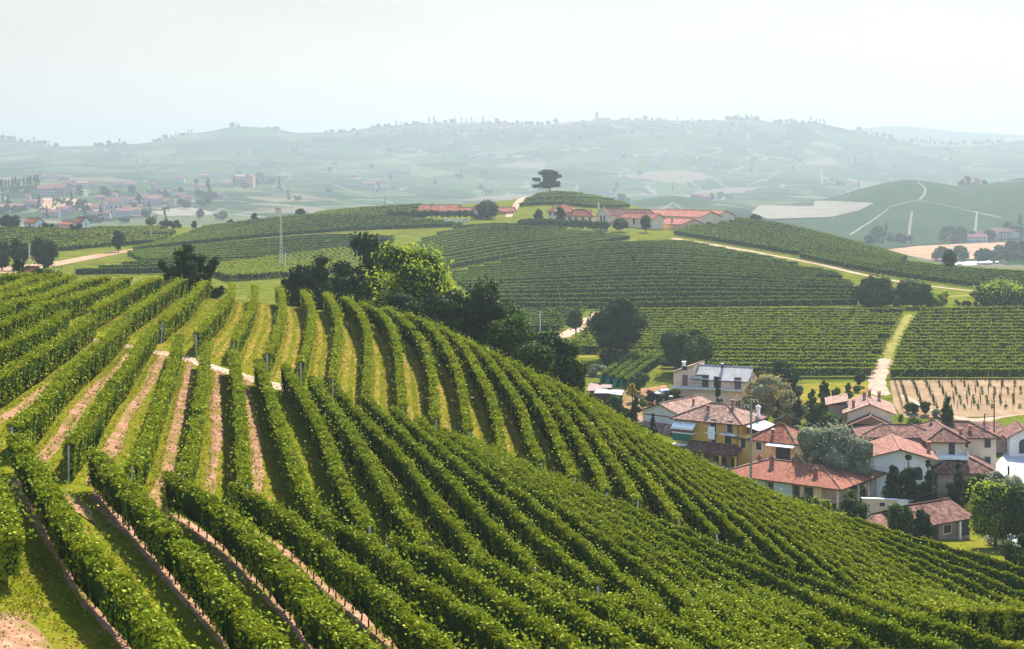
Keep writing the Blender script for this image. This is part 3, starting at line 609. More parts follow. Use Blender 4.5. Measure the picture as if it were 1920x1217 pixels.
W_PEACH = wallmat("peach_plaster", (.84, .60, .42)); W_YEL = wallmat("yellow_plaster", (.82, .50, .09)); W_WHITE = wallmat("white_plaster", (.76, .75, .72))
W_GREY = wallmat("grey_plaster", (.62, .60, .57), .22); W_BEIGE = wallmat("beige_plaster", (.82, .64, .46)); W_STONE = wallmat("old_stone", (.36, .28, .22), .4)
W_CREAM = wallmat("cream_plaster", (.78, .62, .42)); W_ORANGE = wallmat("orange_plaster", (.78, .46, .24))
DARK = plain("dark_opening", (.012, .012, .014), .6); TIMBER = plain("dark_timber", (.055, .035, .025), .8); SHUT = plain("brown_shutter", (.20, .09, .065), .7)
SHUTG = plain("dark_shutter", (.03, .035, .03), .6); WHITE = plain("white_paint", (.80, .79, .76), .7); SLABM = plain("pale_concrete", (.62, .58, .52), .85)
GREENC = plain("green_curtain", (.01, .16, .10), .8); CREAMC = plain("cream_awning", (.74, .66, .52), .8); TARP = plain("pale_blue_tarpaulin", (.42, .55, .57), .6)
SHEETM = mottled("pale_metal_roof", (.24, .235, .225), (.34, .33, .315), .8, .8); BRICK = mottled("chimney_brick", (.24, .10, .07), (.36, .17, .12), 5, .9); IRON = plain("iron", (.06, .06, .065), .6)
def glassmat():
    m, t, p, o = newmat("window_glass"); p.inputs['Base Color'].default_value = (.012, .014, .016, 1); p.inputs['Roughness'].default_value = .12; return m
GLASS = glassmat()
class House:
    def __init__(s, name, label, px, d, theta, cat="house", group=None, base=None):
        P = at(px, d); s.d, s.th = d, R(theta); s.z = float(P[2]) if base is None else base; P[2] = s.z
        s.root = thing(name, label, cat, P, -s.th, group)
    def zr(s, row, x=0, y=0): return -(row - H0) / F * (s.d - x * math.sin(s.th) + y * math.cos(s.th)) - s.z
    def wall(s, x0, x1, y0, y1, z1, mat, ridge=None, zr=None, z0=-2.0, name="wall"):
        b = MB()
        for q in (((x0, y0), (x1, y0)), ((x1, y0), (x1, y1)), ((x1, y1), (x0, y1)), ((x0, y1), (x0, y0))):
            (ax, ay), (bx, by) = q; pts = [(ax, ay, z0), (bx, by, z0), (bx, by, z1), (ax, ay, z1)]
            if (ridge == 'y' and ay == by) or (ridge == 'x' and ax == bx): pts.insert(3, ((ax + bx) / 2, (ay + by) / 2, zr))
            b.face(pts)
        if ridge is None: b.face([(x0, y0, z1), (x1, y0, z1), (x1, y1, z1), (x0, y1, z1)])
        return b.build(name, mat, s.root)
    def _roof(s, faces, mat, caps, name, th=.16):
        b = MB()
        for f in faces:
            f = [Vector(p) for p in f]; e = (f[1] - f[0]).normalized(); n = (f[1] - f[0]).cross(f[-1] - f[0]).normalized(); v = n.cross(e)
            uv = [((p - f[0]).dot(e), (p - f[0]).dot(v)) for p in f]
            b.face(f, uv=uv, m=0); bot = [p - Vector((0, 0, th)) for p in f]; b.face(bot[::-1], m=1)
            k = len(f)
            for i in range(k): b.face([bot[i], bot[(i + 1) % k], f[(i + 1) % k], f[i]], m=1)
        r = b.build(name, [mat, TIMBER], s.root)
        if caps:
            c = MB()
            for a, e in caps: c.tube([Vector(a) + Vector((0, 0, .03)), Vector(e) + Vector((0, 0, .03))], .13, 6)
            c.build("ridge_cap", s.capm if hasattr(s, 'capm') else mat, r)
        s.roof = r; return r
    def gable(s, x0, x1, y0, y1, ze, zr, mat, axis='x', ov=.6, og=.5, name="roof", caps=True):
        if axis == 'x':
            m = (y0 + y1) / 2; k = (zr - ze) / (m - y0); zl = ze - ov * k; a, b = x0 - og, x1 + og
            F1 = [(a, y0 - ov, zl), (b, y0 - ov, zl), (b, m, zr), (a, m, zr)]; F2 = [(b, y1 + ov, zl), (a, y1 + ov, zl), (a, m, zr), (b, m, zr)]
            cp = [((a, m, zr), (b, m, zr))]
        else:
            m = (x0 + x1) / 2; k = (zr - ze) / (m - x0); zl = ze - ov * k; a, b = y0 - og, y1 + og
            F1 = [(x0 - ov, b, zl), (x0 - ov, a, zl), (m, a, zr), (m, b, zr)]; F2 = [(x1 + ov, a, zl), (x1 + ov, b, zl), (m, b, zr), (m, a, zr)]
            cp = [((m, a, zr), (m, b, zr))]
        return s._roof([F1, F2], mat, cp if caps else None, name)
    def hip(s, x0, x1, y0, y1, ze, zr, mat, ov=.7, name="roof", run=None):
        W, D = x1 - x0, y1 - y0; k = (zr - ze) / (min(W, D) / 2); zl = ze - ov * k; a, b, c, d = x0 - ov, x1 + ov, y0 - ov, y1 + ov
        h = (min(W, D) / 2 + ov) if run is None else run
        if W >= D:
            m = (y0 + y1) / 2; r0, r1 = (a + h, m, zr), (b - h, m, zr)
            fs = [[(a, c, zl), (b, c, zl), r1, r0], [(b, d, zl), (a, d, zl), r0, r1], [(b, c, zl), (b, d, zl), r1], [(a, d, zl), (a, c, zl), r0]]
            cp = [((a, c, zl), r0), ((a, d, zl), r0), ((b, c, zl), r1), ((b, d, zl), r1), (r0, r1)]
        else:
            m = (x0 + x1) / 2; r0, r1 = (m, c + h, zr), (m, d - h, zr)
            fs = [[(b, c, zl), (b, d, zl), r1, r0], [(a, d, zl), (a, c, zl), r0, r1], [(a, c, zl), (b, c, zl), r0], [(b, d, zl), (a, d, zl), r1]]
            cp = [((a, c, zl), r0), ((b, c, zl), r0), ((a, d, zl), r1), ((b, d, zl), r1), (r0, r1)]
        return s._roof(fs, mat, cp, name)
    def shed(s, pts, mat, name="roof"): return s._roof([pts], mat, None, name)
    def box(s, name, x0, x1, y0, y1, z0, z1, mat, parent=None):
        b = MB(); b.box(x0, x1, y0, y1, z0, z1); return b.build(name, mat, parent or s.root)
    def opening(s, name, face, p, a, z, w, h, fm=SLABM, pm=GLASS, fr=.09, pname="pane"):
        """a framed window or door on a wall: face f (plane y = p), r / l (plane x = p); a is its centre along the wall, z its foot"""
        def bx(b, u0, u1, z0, z1, t0, t1):
            if face == 'f': b.box(a + u0, a + u1, p - t1, p - t0, z0, z1)
            elif face == 'r': b.box(p + t0, p + t1, a + u0, a + u1, z0, z1)
            else: b.box(p - t1, p - t0, a + u0, a + u1, z0, z1)
        b = MB(); q = w / 2
        bx(b, -q - fr, -q, z - fr, z + h + fr, .004, .06); bx(b, q, q + fr, z - fr, z + h + fr, .004, .06)
        bx(b, -q, q, z + h, z + h + fr, .004, .06); bx(b, -q, q, z - fr, z, .004, .09)
        f = b.build(name, fm, s.root); c = MB(); bx(c, -q, q, z, z + h, .006, .025); c.build(pname, pm, f); return f
    def chimney(s, x, y, z, h=1.1, w=.42, mat=BRICK, round_cap=False, name="chimney"):
        b = MB(); b.box(x - w / 2, x + w / 2, y - w / 2, y + w / 2, z - .6, z + h); b.box(x - w * .65, x + w * .65, y - w * .65, y + w * .65, z + h, z + h + .09)
        b.box(x - w * .62, x + w * .62, y - w * .62, y + w * .62, z - .02, z + .1, m=1)
        if round_cap: b.lathe(x, y, [(w * .5, z + h + .09), (w * .5, z + h + .25), (w * .95, z + h + .27), (.001, z + h + .75)], 10, 0)
        else:
            for dx in (-.3, .3):
                b.box(x + dx * w - .04, x + dx * w + .04, y - w * .5, y + w * .5, z + h + .09, z + h + .3)
            b.slab([(x - w * .8, y - w * .7, z + h + .34), (x + w * .8, y - w * .7, z + h + .34), (x + w * .8, y + w * .7, z + h + .38), (x - w * .8, y + w * .7, z + h + .38)], .07)
        return b.build(name, [mat, SLABM], s.roof)
    def rail(s, x0, x1, y, z, h=.95, name="railing", side=None):
        b = MB(); n = int((x1 - x0) / .35)
        b.box(x0, x1, y - .025, y + .025, z + h - .05, z + h)
        for k in range(n + 1): xx = x0 + (x1 - x0) * k / n; b.box(xx - .012, xx + .012, y - .012, y + .012, z, z + h - .05)
        return b.build(name, IRON, s.root)

def village():
    # --- peach house with the pale metal roof
    h = House("peach_house", "peach two-storey house with a pale metal roof and long balcony", 1400, 300, 22); ze, zr = h.zr(713), h.zr(687, -5, 4)
    h.wall(-10.4, 0, 0, 8, ze, W_PEACH, 'x', zr); h.gable(-10.4, 0, 0, 8, ze, zr, SHEETM, 'x', .5, .4)
    zl, zh = h.zr(698, -14.2), h.zr(684, -9.5)
    b = MB()
    b.face([(-14.4, .6, -2), (-10.4, .6, -2), (-10.4, .6, zh - .1), (-14.4, .6, zl)]); b.face([(-14.4, 8.5, -2), (-14.4, .6, -2), (-14.4, .6, zl), (-14.4, 8.5, zl)])
    b.face([(-10.41, .6, -2), (-10.41, 8.5, -2), (-10.41, 8.5, zh - .1), (-10.41, .6, zh - .1)]); b.face([(-10.4, 8.5, -2), (-14.4, 8.5, -2), (-14.4, 8.5, zl), (-10.4, 8.5, zh - .1)])
    b.build("wall", W_PEACH, h.root)
    main = h.roof
    h.shed([(-14.9, 0, zl - .1), (-10.2, 0, zh), (-10.2, 8.9, zh), (-14.9, 8.9, zl - .1)], TILE_PINK)
    h.chimney(-13, 3, (zl + zh) / 2 - .3, .9, .5, WHITE); h.roof = main; h.chimney(-5.5, 3.2, zr - .4, .7, .4, IRON)
    zb = h.zr(731); h.box("balcony", -14.4, -.3, -1.3, -.003, zb - .22, zb, SLABM); h.rail(-14.3, -.4, -1.2, zb)
    h.opening("door", 'f', 0, -1.7, zb + .05, 1.3, 2.2, SLABM, SHUT, pname="door_panel"); h.opening("door", 'f', .6, -12.1, zb + .05, 1.1, 2.1, SLABM, SHUT, pname="door_panel")
    h.opening("window", 'f', 0, -5.6, zb + .1, 1.4, 2.1, SLABM, DARK); h.opening("window", 'f', 0, -8.6, zb + .1, 2.6, 2.3, SLABM, DARK)
    c = MB(); [c.box(-9.8 + k * .22, -9.68 + k * .22, -.14 - .05 * (k % 2), -.08 - .05 * (k % 2), zb + .1, zb + 2.2) for k in range(6)]; c.build("curtain", CREAMC, h.root)
    h.opening("window", 'f', .6, -12.2, zb + 3.1, 1.0, .7, SLABM, DARK); h.opening("window", 'f', .6, -12.4, .3, 1.8, 1.7, SLABM, DARK); h.opening("window", 'f', 0, -5.2, .4, 1.2, 1.6, SLABM, DARK); h.opening("window", 'f', 0, -1.6, .4, 1.0, 1.6, SLABM, DARK)
    for yy, z_ in ((2.5, zb + .9), (5.5, zb + .9), (4, zb + 2.9)): h.opening("window", 'r', 0, yy, z_, .8, 1.0, SLABM, SHUT)
    # --- grey-white house behind the yellow one
    h = House("grey_house", "grey-white house with a pale pink tiled roof beside the yellow house", 1272, 272, 40); ze, zr = h.zr(775), h.zr(756, -3.8, 0)
    h.wall(-7.4, 0, 0, 12, ze, W_GREY, 'y', zr); h.gable(-7.4, 0, 0, 12, ze, zr, TILE_PINK, 'y', .7, .5)
    h.chimney(-4.6, 4.5, zr - .5, .8, .45, IRON); h.chimney(-1.6, 7, ze + .5, .7, .3, BRICK)
    h.shed([(-7.6, -3.2, ze - 3.6), (-.2, -3.2, ze - 3.6), (-.2, -.02, ze - 2.0), (-7.6, -.02, ze - 2.0)], TILE_PINK, "porch_roof")
    for x in (-7.2, -3.8, -.5): h.box("post", x - .12, x + .12, -2.9, -2.66, -2, ze - 3.6, W_GREY)
    b = MB(); b.box(-7.3, -.1, -.05, -.012, ze - .9, ze - .7); b.build("string_course", SHUT, h.root)
    h.opening("door", 'f', 0, -3.6, -.6, 2.0, 2.1, SLABM, DARK)
    h.opening("window", 'r', 0, 2.0, ze - 2.3, .9, 1.4, SLABM, DARK); h.opening("window", 'r', 0, 4.4, ze - 2.3, .9, 1.4, SLABM, DARK); h.opening("window", 'r', 0, 2.2, ze - 5.3, 1.1, 2.0, SLABM, DARK)
    h.box("balcony", .003, 1.1, .5, 7, ze - 2.9, ze - 2.7, SLABM); h.box("balcony", .003, 1.4, -1, 7, ze - 5.9, ze - 5.65, SLABM)
    # --- yellow house
    h = House("yellow_house", "bright yellow three-storey house with a pink hip roof and green curtain", 1387, 255, 33); ze, zr = h.zr(791), h.zr(757, -5.6, 4.2)
    h.wall(-11.4, 0, 0, 8.6, ze, W_YEL); h.hip(-11.4, 0, 0, 8.6, ze, zr, TILE_PINK, .8)
    h.chimney(-6.5, 1.9, ze + .75, .8, .45); h.chimney(-3.2, 4.2, zr - .3, .8, .4); h.chimney(.2, 6.6, ze + .1, 1.2, .5, WHITE, True)
    z2 = h.zr(815); z1 = h.zr(833)
    for x, w_ in ((-4.6, .95), (-1.7, .95)): h.opening("window", 'f', 0, x, z2 + .02, w_, 2.05, SLABM, DARK)
    for x in (-5.6, -2.7): h.opening("shutter", 'f', 0, x, z2 + .25, .8, 1.6, W_ORANGE, W_ORANGE, .05, "shutter_leaf")
    for x, w_ in ((-4.6, .8), (-2.0, 1.2), (.0 - .35, .0001)):
        if w_ > .1: h.opening("window", 'f', 0, x, z1 - .1, w_, 1.7, SLABM, DARK)
    h.box("balcony", -5.7, -3.8, -.9, -.003, z2 - .18, z2, WHITE); h.box("balcony", -3.2, -.3, -.9, -.003, z2 - .18, z2, WHITE); h.rail(-5.6, -3.9, -.85, z2); h.rail(-3.1, -.4, -.85, z2)
    h.shed([(-8.6, -2.9, h.zr(848)), (.8, -2.9, h.zr(848)), (.8, -.01, h.zr(834)), (-8.6, -.01, h.zr(834))], TILE_BROWN, "canopy_roof")
    for x in (-8.2, -5.2, -2.2, .5): h.box("column", x - .16, x + .16, -2.7, -2.38, -2, h.zr(849), W_YEL)
    for x, w_ in ((-6.4, 1.6), (-3.4, 2.2), (-.9, 1.2)): h.opening("doorway", 'f', 0, x, -.4, w_, 2.2, W_YEL, DARK)
    zA = h.zr(787, -9.5)
    b = MB(); b.box(-11.5, -7.6, -1.2, -.004, h.zr(809, -9.5) - .2, h.zr(809, -9.5)); b.box(-11.5, -7.6, -1.2, -.004, h.zr(832, -9.5) - .2, h.zr(832, -9.5)); b.build("balcony", WHITE, h.root)
    b = MB(); b.slab([(-11.5, -1.5, zA - 1.15), (-7.5, -1.5, zA - 1.15), (-7.5, -.02, zA - .1), (-11.5, -.02, zA - .1)], .04); b.box(-11.5, -7.5, -1.52, -1.5, zA - 1.4, zA - 1.1); b.build("awning", WHITE, h.root)
    h.box("balcony_panel", -11.4, -7.7, -1.18, -1.1, h.zr(809, -9.5), h.zr(800, -9.5), SHUT)
    b = MB(); [b.box(-11.4 + k * .25, -11.16 + k * .25, -1.14 - .04 * (k % 2), -1.08 - .04 * (k % 2), h.zr(825, -9.5), h.zr(811, -9.5)) for k in range(13)]; b.build("curtain", GREENC, h.root)
    h.opening("doorway", 'f', 0, -9.5, -.4, 3.2, 2.4, W_GREY, DARK)
    b = MB(); b.slab([(-5.6, -1.0, z2 + .95), (-3.9, -1.0, z2 + .95), (-3.9, -.9, z2 + 1.0), (-5.6, -.9, z2 + 1.0)], .02); b.box(-5.1, -3.9, -1.06, -1.02, z2 - 1.0, z2 + .95)
    lz = b.mesh("hanging_sheet", WHITE); o = link("hanging_sheet", lz, None, h.root.location, -h.th); tag(o, "white sheet hung out to dry on the balcony of the yellow house", "laundry")
    b = MB(); b.slab([(.05, .6, ze - .5), (3.0, .6, ze - 1.25), (3.0, 7.6, ze - 1.25), (.05, 7.6, ze - .5)], .05); b.build("awning", CREAMC, h.root)
    h.wall(.01, 4.6, -.6, 6.2, h.zr(815), W_YEL); h.shed([(-.9, -1.2, h.zr(819)), (5.2, -1.2, h.zr(819)), (5.2, 6.5, h.zr(803, 3, 6.5)), (-.9, 6.5, h.zr(803, 3, 6.5))], TILE_PINK)
    h.opening("window", 'f', -.6, .9, h.zr(838), .8, 1.5, SLABM, DARK)
    b = MB(); b.tube([(-.1, -.1, 0), (-.1, -.1, ze)], .05, 6); b.tube([(-.35, -.08, 0), (-.35, -.08, ze)], .04, 6); b.build("downpipe", SHUT, h.root)
    # --- orange cottage with the red hip roof
    h = House("orange_cottage", "small orange cottage with a red hip roof next to the willow", 1490, 243, 35); ze, zr = h.zr(828), h.zr(795, -3.8, 3.2)
    h.capm = TILE_PINK; h.wall(-7.4, 0, 0, 6.4, ze, W_ORANGE); h.hip(-7.4, 0, 0, 6.4, ze, zr, TILE_ORANGE, .6); h.chimney(-4.2, 1.2, ze + .6, .4, .3, IRON)
    h.opening("window", 'f', 0, -6.0, ze - 1.9, .95, 1.2, WHITE, DARK); h.opening("doorway", 'f', 0, -1.9, ze - 3.4, 2.4, 2.6, W_ORANGE, DARK)
    b = MB(); b.slab([(-4.2, -1.4, ze - .75), (.4, -1.4, ze - .75), (.4, -.02, ze - .35), (-4.2, -.02, ze - .35)], .08); b.build("awning", WHITE, h.root)
    b = MB(); b.slab([(-8.2, -6.2, ze - 4.3), (-5.6, -6.2, ze - 4.3), (-1.6, -.6, ze - 3.4), (-4.8, -.6, ze - 3.4)], .12); b.build("terrace", SLABM, h.root)
    # --- long red-roofed house
    h = House("long_red_house", "long low house with a wide terracotta hip roof and six chimneys", 1572, 222, 37); ze, zr = h.zr(912), h.zr(867, -9, 5)
    h.capm = TILE_PINK; h.wall(-18.2, -3, .2, 9.6, ze, W_PEACH); h.hip(-18.2, 0, 0, 10, ze, zr, TILE_RED, .8); main = h.roof
    h.wall(-7, -3.2, 9.6, 13, ze, W_PEACH); h.hip(-7.5, 0, 4, 13.4, ze, zr - .35, TILE_RED, .8)
    h.chimney(-2.6, 11.2, zr - 1.3, 1.1, .5, BRICK, True); h.roof = main
    for x, y, z, hh in ((-12.2, 3.6, zr - .9, 1.3), (-4.6, 2.3, zr - 1.35, 1.1), (-9.4, 5.6, zr - .3, .9), (-6.8, 5.2, zr - .1, .5), (-15.2, 5.4, zr - .6, .5)): h.chimney(x, y, z, hh, .5, BRICK, True)
    b = MB(); b.box(-7.2, -6.7, 2.0, 2.4, zr - 1.7, zr - 1.25); b.build("vent", IRON, h.roof)
    for x, w_, m in ((-16.4, 1.2, DARK), (-10.5, 1.0, DARK), (-4.6, 1.4, DARK), (-6.5, 1.0, DARK)): h.opening("doorway", 'f', .2, x, ze - 2.9, w_, 2.2, W_PEACH, m)
    for x0 in (-14.8, -9.9):
        b = MB(); [b.box(x0 + k * .32, x0 + .3 + k * .32, -.25 - .05 * (k % 2), -.2 - .05 * (k % 2), ze - 2.3, ze - .5) for k in range(11 if x0 < -12 else 9)]; b.build("tarpaulin", TARP, h.root)
    for x, y in ((-.2, .2), (-2.8, .2), (-.2, 3.4), (-.2, 6.8), (-.2, 10), (-.2, 13)): h.box("post", x - .14, x + .14, y - .14, y + .14, -2, ze - .1, W_PEACH)
    b = MB(); b.tube([(-1.5, 3, -.1), (-1.5, 3, .72)], .05, 6); b.box(-2.3, -.7, 2.4, 3.6, .72, .78)
    tag(link("terrace_table", b.mesh("terrace_table", SLABM), None, h.root.location, -h.th), "plain table standing under the open porch of the long red house", "table")
    # --- white gabled house
    h = House("white_gabled_house", "white house with a wide brown-tiled gable and an arched window", 1745, 232, 8); ze, zr = h.zr(857), h.zr(841, -4.3, 0)
    h.capm = TILE_PINK; h.wall(-8.6, 0, 0, 11.6, ze, W_WHITE, 'y', zr); h.gable(-8.6, 0, 0, 11.6, ze, zr, tilemat("roof_tiles_rust", (.12, .048, .034), (.20, .085, .060), (.28, .13, .10), 3, 3, .15), 'y', 1.1, .8)
    h.chimney(.2, 4.2, ze - .1, 1.3, .5, BRICK)
    def arch(name, x, z, w_, hh, m, p=0, t=.04):
        b = MB(); pts = [(x - w_ / 2, z), (x + w_ / 2, z), (x + w_ / 2, z + hh)] + [(x + w_ / 2 * math.cos(k * math.pi / 8), z + hh + w_ / 2 * math.sin(k * math.pi / 8)) for k in range(1, 8)] + [(x - w_ / 2, z + hh)]
        b.face([(u, p - t, v) for u, v in pts]); n = len(pts)
        for i in range(n): (u, v), (u2, v2) = pts[i], pts[(i + 1) % n]; b.face([(u, p, v), (u2, p, v2), (u2, p - t, v2), (u, p - t, v)])
        return b.build(name, m, h.root)
    arch("arch_moulding", -5.2, ze - 3.6, 2.4, 2.3, W_WHITE, 0, .06); w_ = arch("window", -5.2, ze - 3.4, 1.4, 1.3, DARK, -.06, .03)
    arch("arch_moulding", -1.8, ze - 3.6, 2.4, 2.3, W_WHITE, 0, .05); arch("window", -1.8, ze - 3.4, 1.3, 1.3, DARK, -.06, .03)
    for x in (-4.9, -4.1): h.opening("vent", 'f', 0, x, ze + .55, .4, .3, WHITE, SLABM, .04)
    # --- big beige farmhouse with several roofs
    h = House("beige_farmhouse", "large beige farmhouse with joined mossy brown roofs beside the white courtyard", 1810, 240, 5)
    zb, zbr = h.zr(824), h.zr(801, -2.7, 3); h.capm = TILE_PINK
    h.wall(-5.4, 0, 0, 11, zb, W_BEIGE); h.hip(-5.4, 0, 0, 12.5, zb, zbr, TILE_BROWN, .7); h.chimney(-.1, 3.2, zb, .8, .4)
    za, zar = h.zr(817, -9, 4), h.zr(796, -9, 7.5); h.wall(-14.6, -5.41, 4, 11, za, W_BEIGE); h.hip(-14.8, -3, 4, 11, za, zar, TILE_BROWN, .6); h.chimney(-3.6, 8.6, zbr - .2, .5, .4)
    zc, zcr = h.zr(816, 3, 8.5), h.zr(790, 3, 12); h.wall(-2, 6.3, 8.5, 15.5, zc, W_BEIGE); h.hip(-4, 6.3, 8.5, 15.5, zc, zcr, TILE_BROWN, .7); h.chimney(2.6, 9.9, zc + .5, .45, .4); h.chimney(5, 11, zc + .9, .6, .35)
    zd, zdr = h.zr(884, 0, -3.5), h.zr(846, 0, 1); h.wall(-4.6, 3.2, -2.9, 6, zd, W_STONE); h.hip(-5.0, 3.8, -3.2, 7, zd, zdr - .2, TILE_BROWN, .6, "lower_roof")
    z2 = h.zr(853); h.box("balcony", -4.5, .2, -1.5, -.003, z2 - .5, z2 - .05, WHITE)
    for x in (-4.5, .05):
        b = MB(); b.box(x, x + .14, -1.5, -1.36, z2 - .05, z2 + .8); b.box(x + .02, x + .12, -1.36, -.004, z2 - .05, z2 + .5); b.build("balcony_rail", WHITE, h.root)
    h.opening("door", 'f', 0, -2.0, z2, 1.0, 2.0, WHITE, SHUTG, pname="door_panel")
    for x in (1.6, 5.0): h.opening("window", 'f', 8.5, x, zc - 1.9, .95, 1.3, W_BEIGE, SHUTG); h.opening("window", 'f', 8.5, x, zc - 4.6, .95, 1.3, W_BEIGE, SHUTG)
    b = MB(); b.box(-2, 6.34, 8.46, 8.496, -1, .8); b.build("plinth", SLABM, h.root)
    # --- gabled house in front of the young vineyard
    h = House("gabled_house", "narrow beige house with a grey-pink tiled gable and four chimneys", 1672, 268, 10); ze, zr = h.zr(773), h.zr(757, -3.7, 0); h.capm = TILE_PINK
    h.wall(-7.2, 0, 0, 12, ze, W_BEIGE, 'y', zr); h.gable(-7.2, 0, 0, 12, ze, zr, TILE_PINK, 'y', .9, .6)
    for x, y, z in ((-6.2, 2.5, ze + .3), (-4.2, 7, zr - .2), (-3.2, 9.5, zr - .2), (-1.6, 9, ze + .9)): h.chimney(x, y, z, 1.0, .5)
    h.wall(-10.2, -7.21, 5, 13, ze + .2, W_STONE); h.shed([(-10.8, 4.4, ze + .3), (-6.9, 4.4, zr - .2), (-6.9, 13.4, zr - .2), (-10.8, 13.4, ze + .3)], TILE_PINK)
    zp, zpr = h.zr(800, 0, -3), h.zr(780, -3.7, -3); h.gable(-7.4, .2, -3.4, -.05, zp, zpr, TILE_BROWN, 'y', .5, .3, "porch_roof"); h.wall(-7.2, 0, -3.2, -.02, zp - .2, TIMBER, name="porch_wall")
    h.opening("doorway", 'f', -3.2, -3.6, -.5, 4.6, zp - .2, TIMBER, DARK)
    b = MB(); b.box(.02, .14, .02, .14, 0, ze); b.build("downpipe", WHITE, h.root)
    h.opening("window", 'l', -10.2, 9, ze - 2.4, 1.0, 1.2, SLABM, DARK)
    # --- barn at the lower right
    h = House("old_barn", "low old barn with a sagging mossy brown roof at the vineyard edge", 1818, 198, -33, "barn"); ze, zr = h.zr(966), h.zr(936, 0, 3.6)
    h.wall(-9, 0, 0, 7.2, ze, W_STONE, 'x', zr); h.gable(-9, 0, 0, 7.2, ze, zr, TILE_BROWN, 'x', .6, .5)
    h.opening("window", 'f', 0, -4.0, ze - 1.7, 1.3, 1.0, W_BEIGE, DARK); h.opening("doorway", 'f', 0, -1.0, ze - 2.4, 1.8, 2.0, W_STONE, DARK); h.opening("doorway", 'f', 0, -6.2, ze - 2.4, 1.2, 1.9, W_STONE, DARK)
    h.box("post", -2.3, -2.05, -.5, -.25, -1, ze - .3, WHITE)
    h.wall(-14, -9.02, .6, 5, ze - .6, W_STONE); h.shed([(-14.5, .1, ze - .7), (-9.03, .1, ze - .7), (-9.03, 5.4, ze + .35), (-14.5, 5.4, ze + .35)], TILE_BROWN, "side_roof")
    # --- white outbuilding at the right edge
    h = House("white_outbuilding", "small white outbuilding with an arched door at the right edge", 1948, 262, 8, "outbuilding"); ze, zr = h.zr(818), h.zr(803, -2.3, 0)
    h.wall(-4.6, 0, 0, 7, ze, W_WHITE, 'y', zr); h.gable(-4.6, 0, 0, 7, ze, zr, TILE_BROWN, 'y', .7, .5); arch("door", -2.4, h.zr(851), 1.5, 1.6, SHUTG, 0, .05)
    h.wall(-12, -4.7, 3, 8, ze - .4, W_STONE); h.shed([(-12.4, 2.6, ze - .5), (-4.71, 2.6, ze - .5), (-4.71, 8.3, ze + .9), (-12.4, 8.3, ze + .9)], TILE_BROWN, "side_roof")
    # --- sheds by the netted plot
    for nm, lab, px, d, r0, r1, wd, dp, m in (("open_shed", "open shed with a pale pink sheet roof behind the grey-roofed shed", 1141, 292, 736, 719, 4.0, 3.4, plain("pink_sheet_roof", (.30, .22, .19), .7)),
                                           ("tool_shed", "dark tool shed with a crumpled silver-grey sheet roof near the vine rows", 1164, 284, 741, 729, 4.8, 3.2, SHEETM)):
        h = House(nm, lab, px, d, 12, "shed"); z0, z1 = h.zr(r0), h.zr(r1, 0, dp)
        h.shed([(-wd, -.3, z0 + .25), (-wd * .5, -.3, z0 + .32), (.2, -.3, z0), (.2, dp, z1 - .2), (-wd * .5, dp, z1 + .12), (-wd, dp, z1)], m); h.wall(-wd + .3, -.1, .3, dp - .2, min(z0, z1) - .25, TIMBER)
        for x in (-wd + .15, -.05): h.box("post", x - .07, x + .07, -.1, .04, -1.2, z0 - .05, TIMBER)
    # --- terrace wall below the long house
    h = House("terrace_wall", "pale pink terrace wall below the porch of the long house", 1683, 214, 12, "wall"); z1 = h.zr(938)
    h.box("wall", -4.6, 0, 0, .35, -2, z1, W_PEACH); h.box("coping", -4.75, .1, -.06, .42, z1 + .003, z1 + .12, WHITE); h.opening("window", 'f', 0, -2.0, z1 - .9, .7, .5, SLABM, DARK); h.box("side_wall", .003, 2.6, 0, .3, -2, z1 + .1, WHITE)
village()
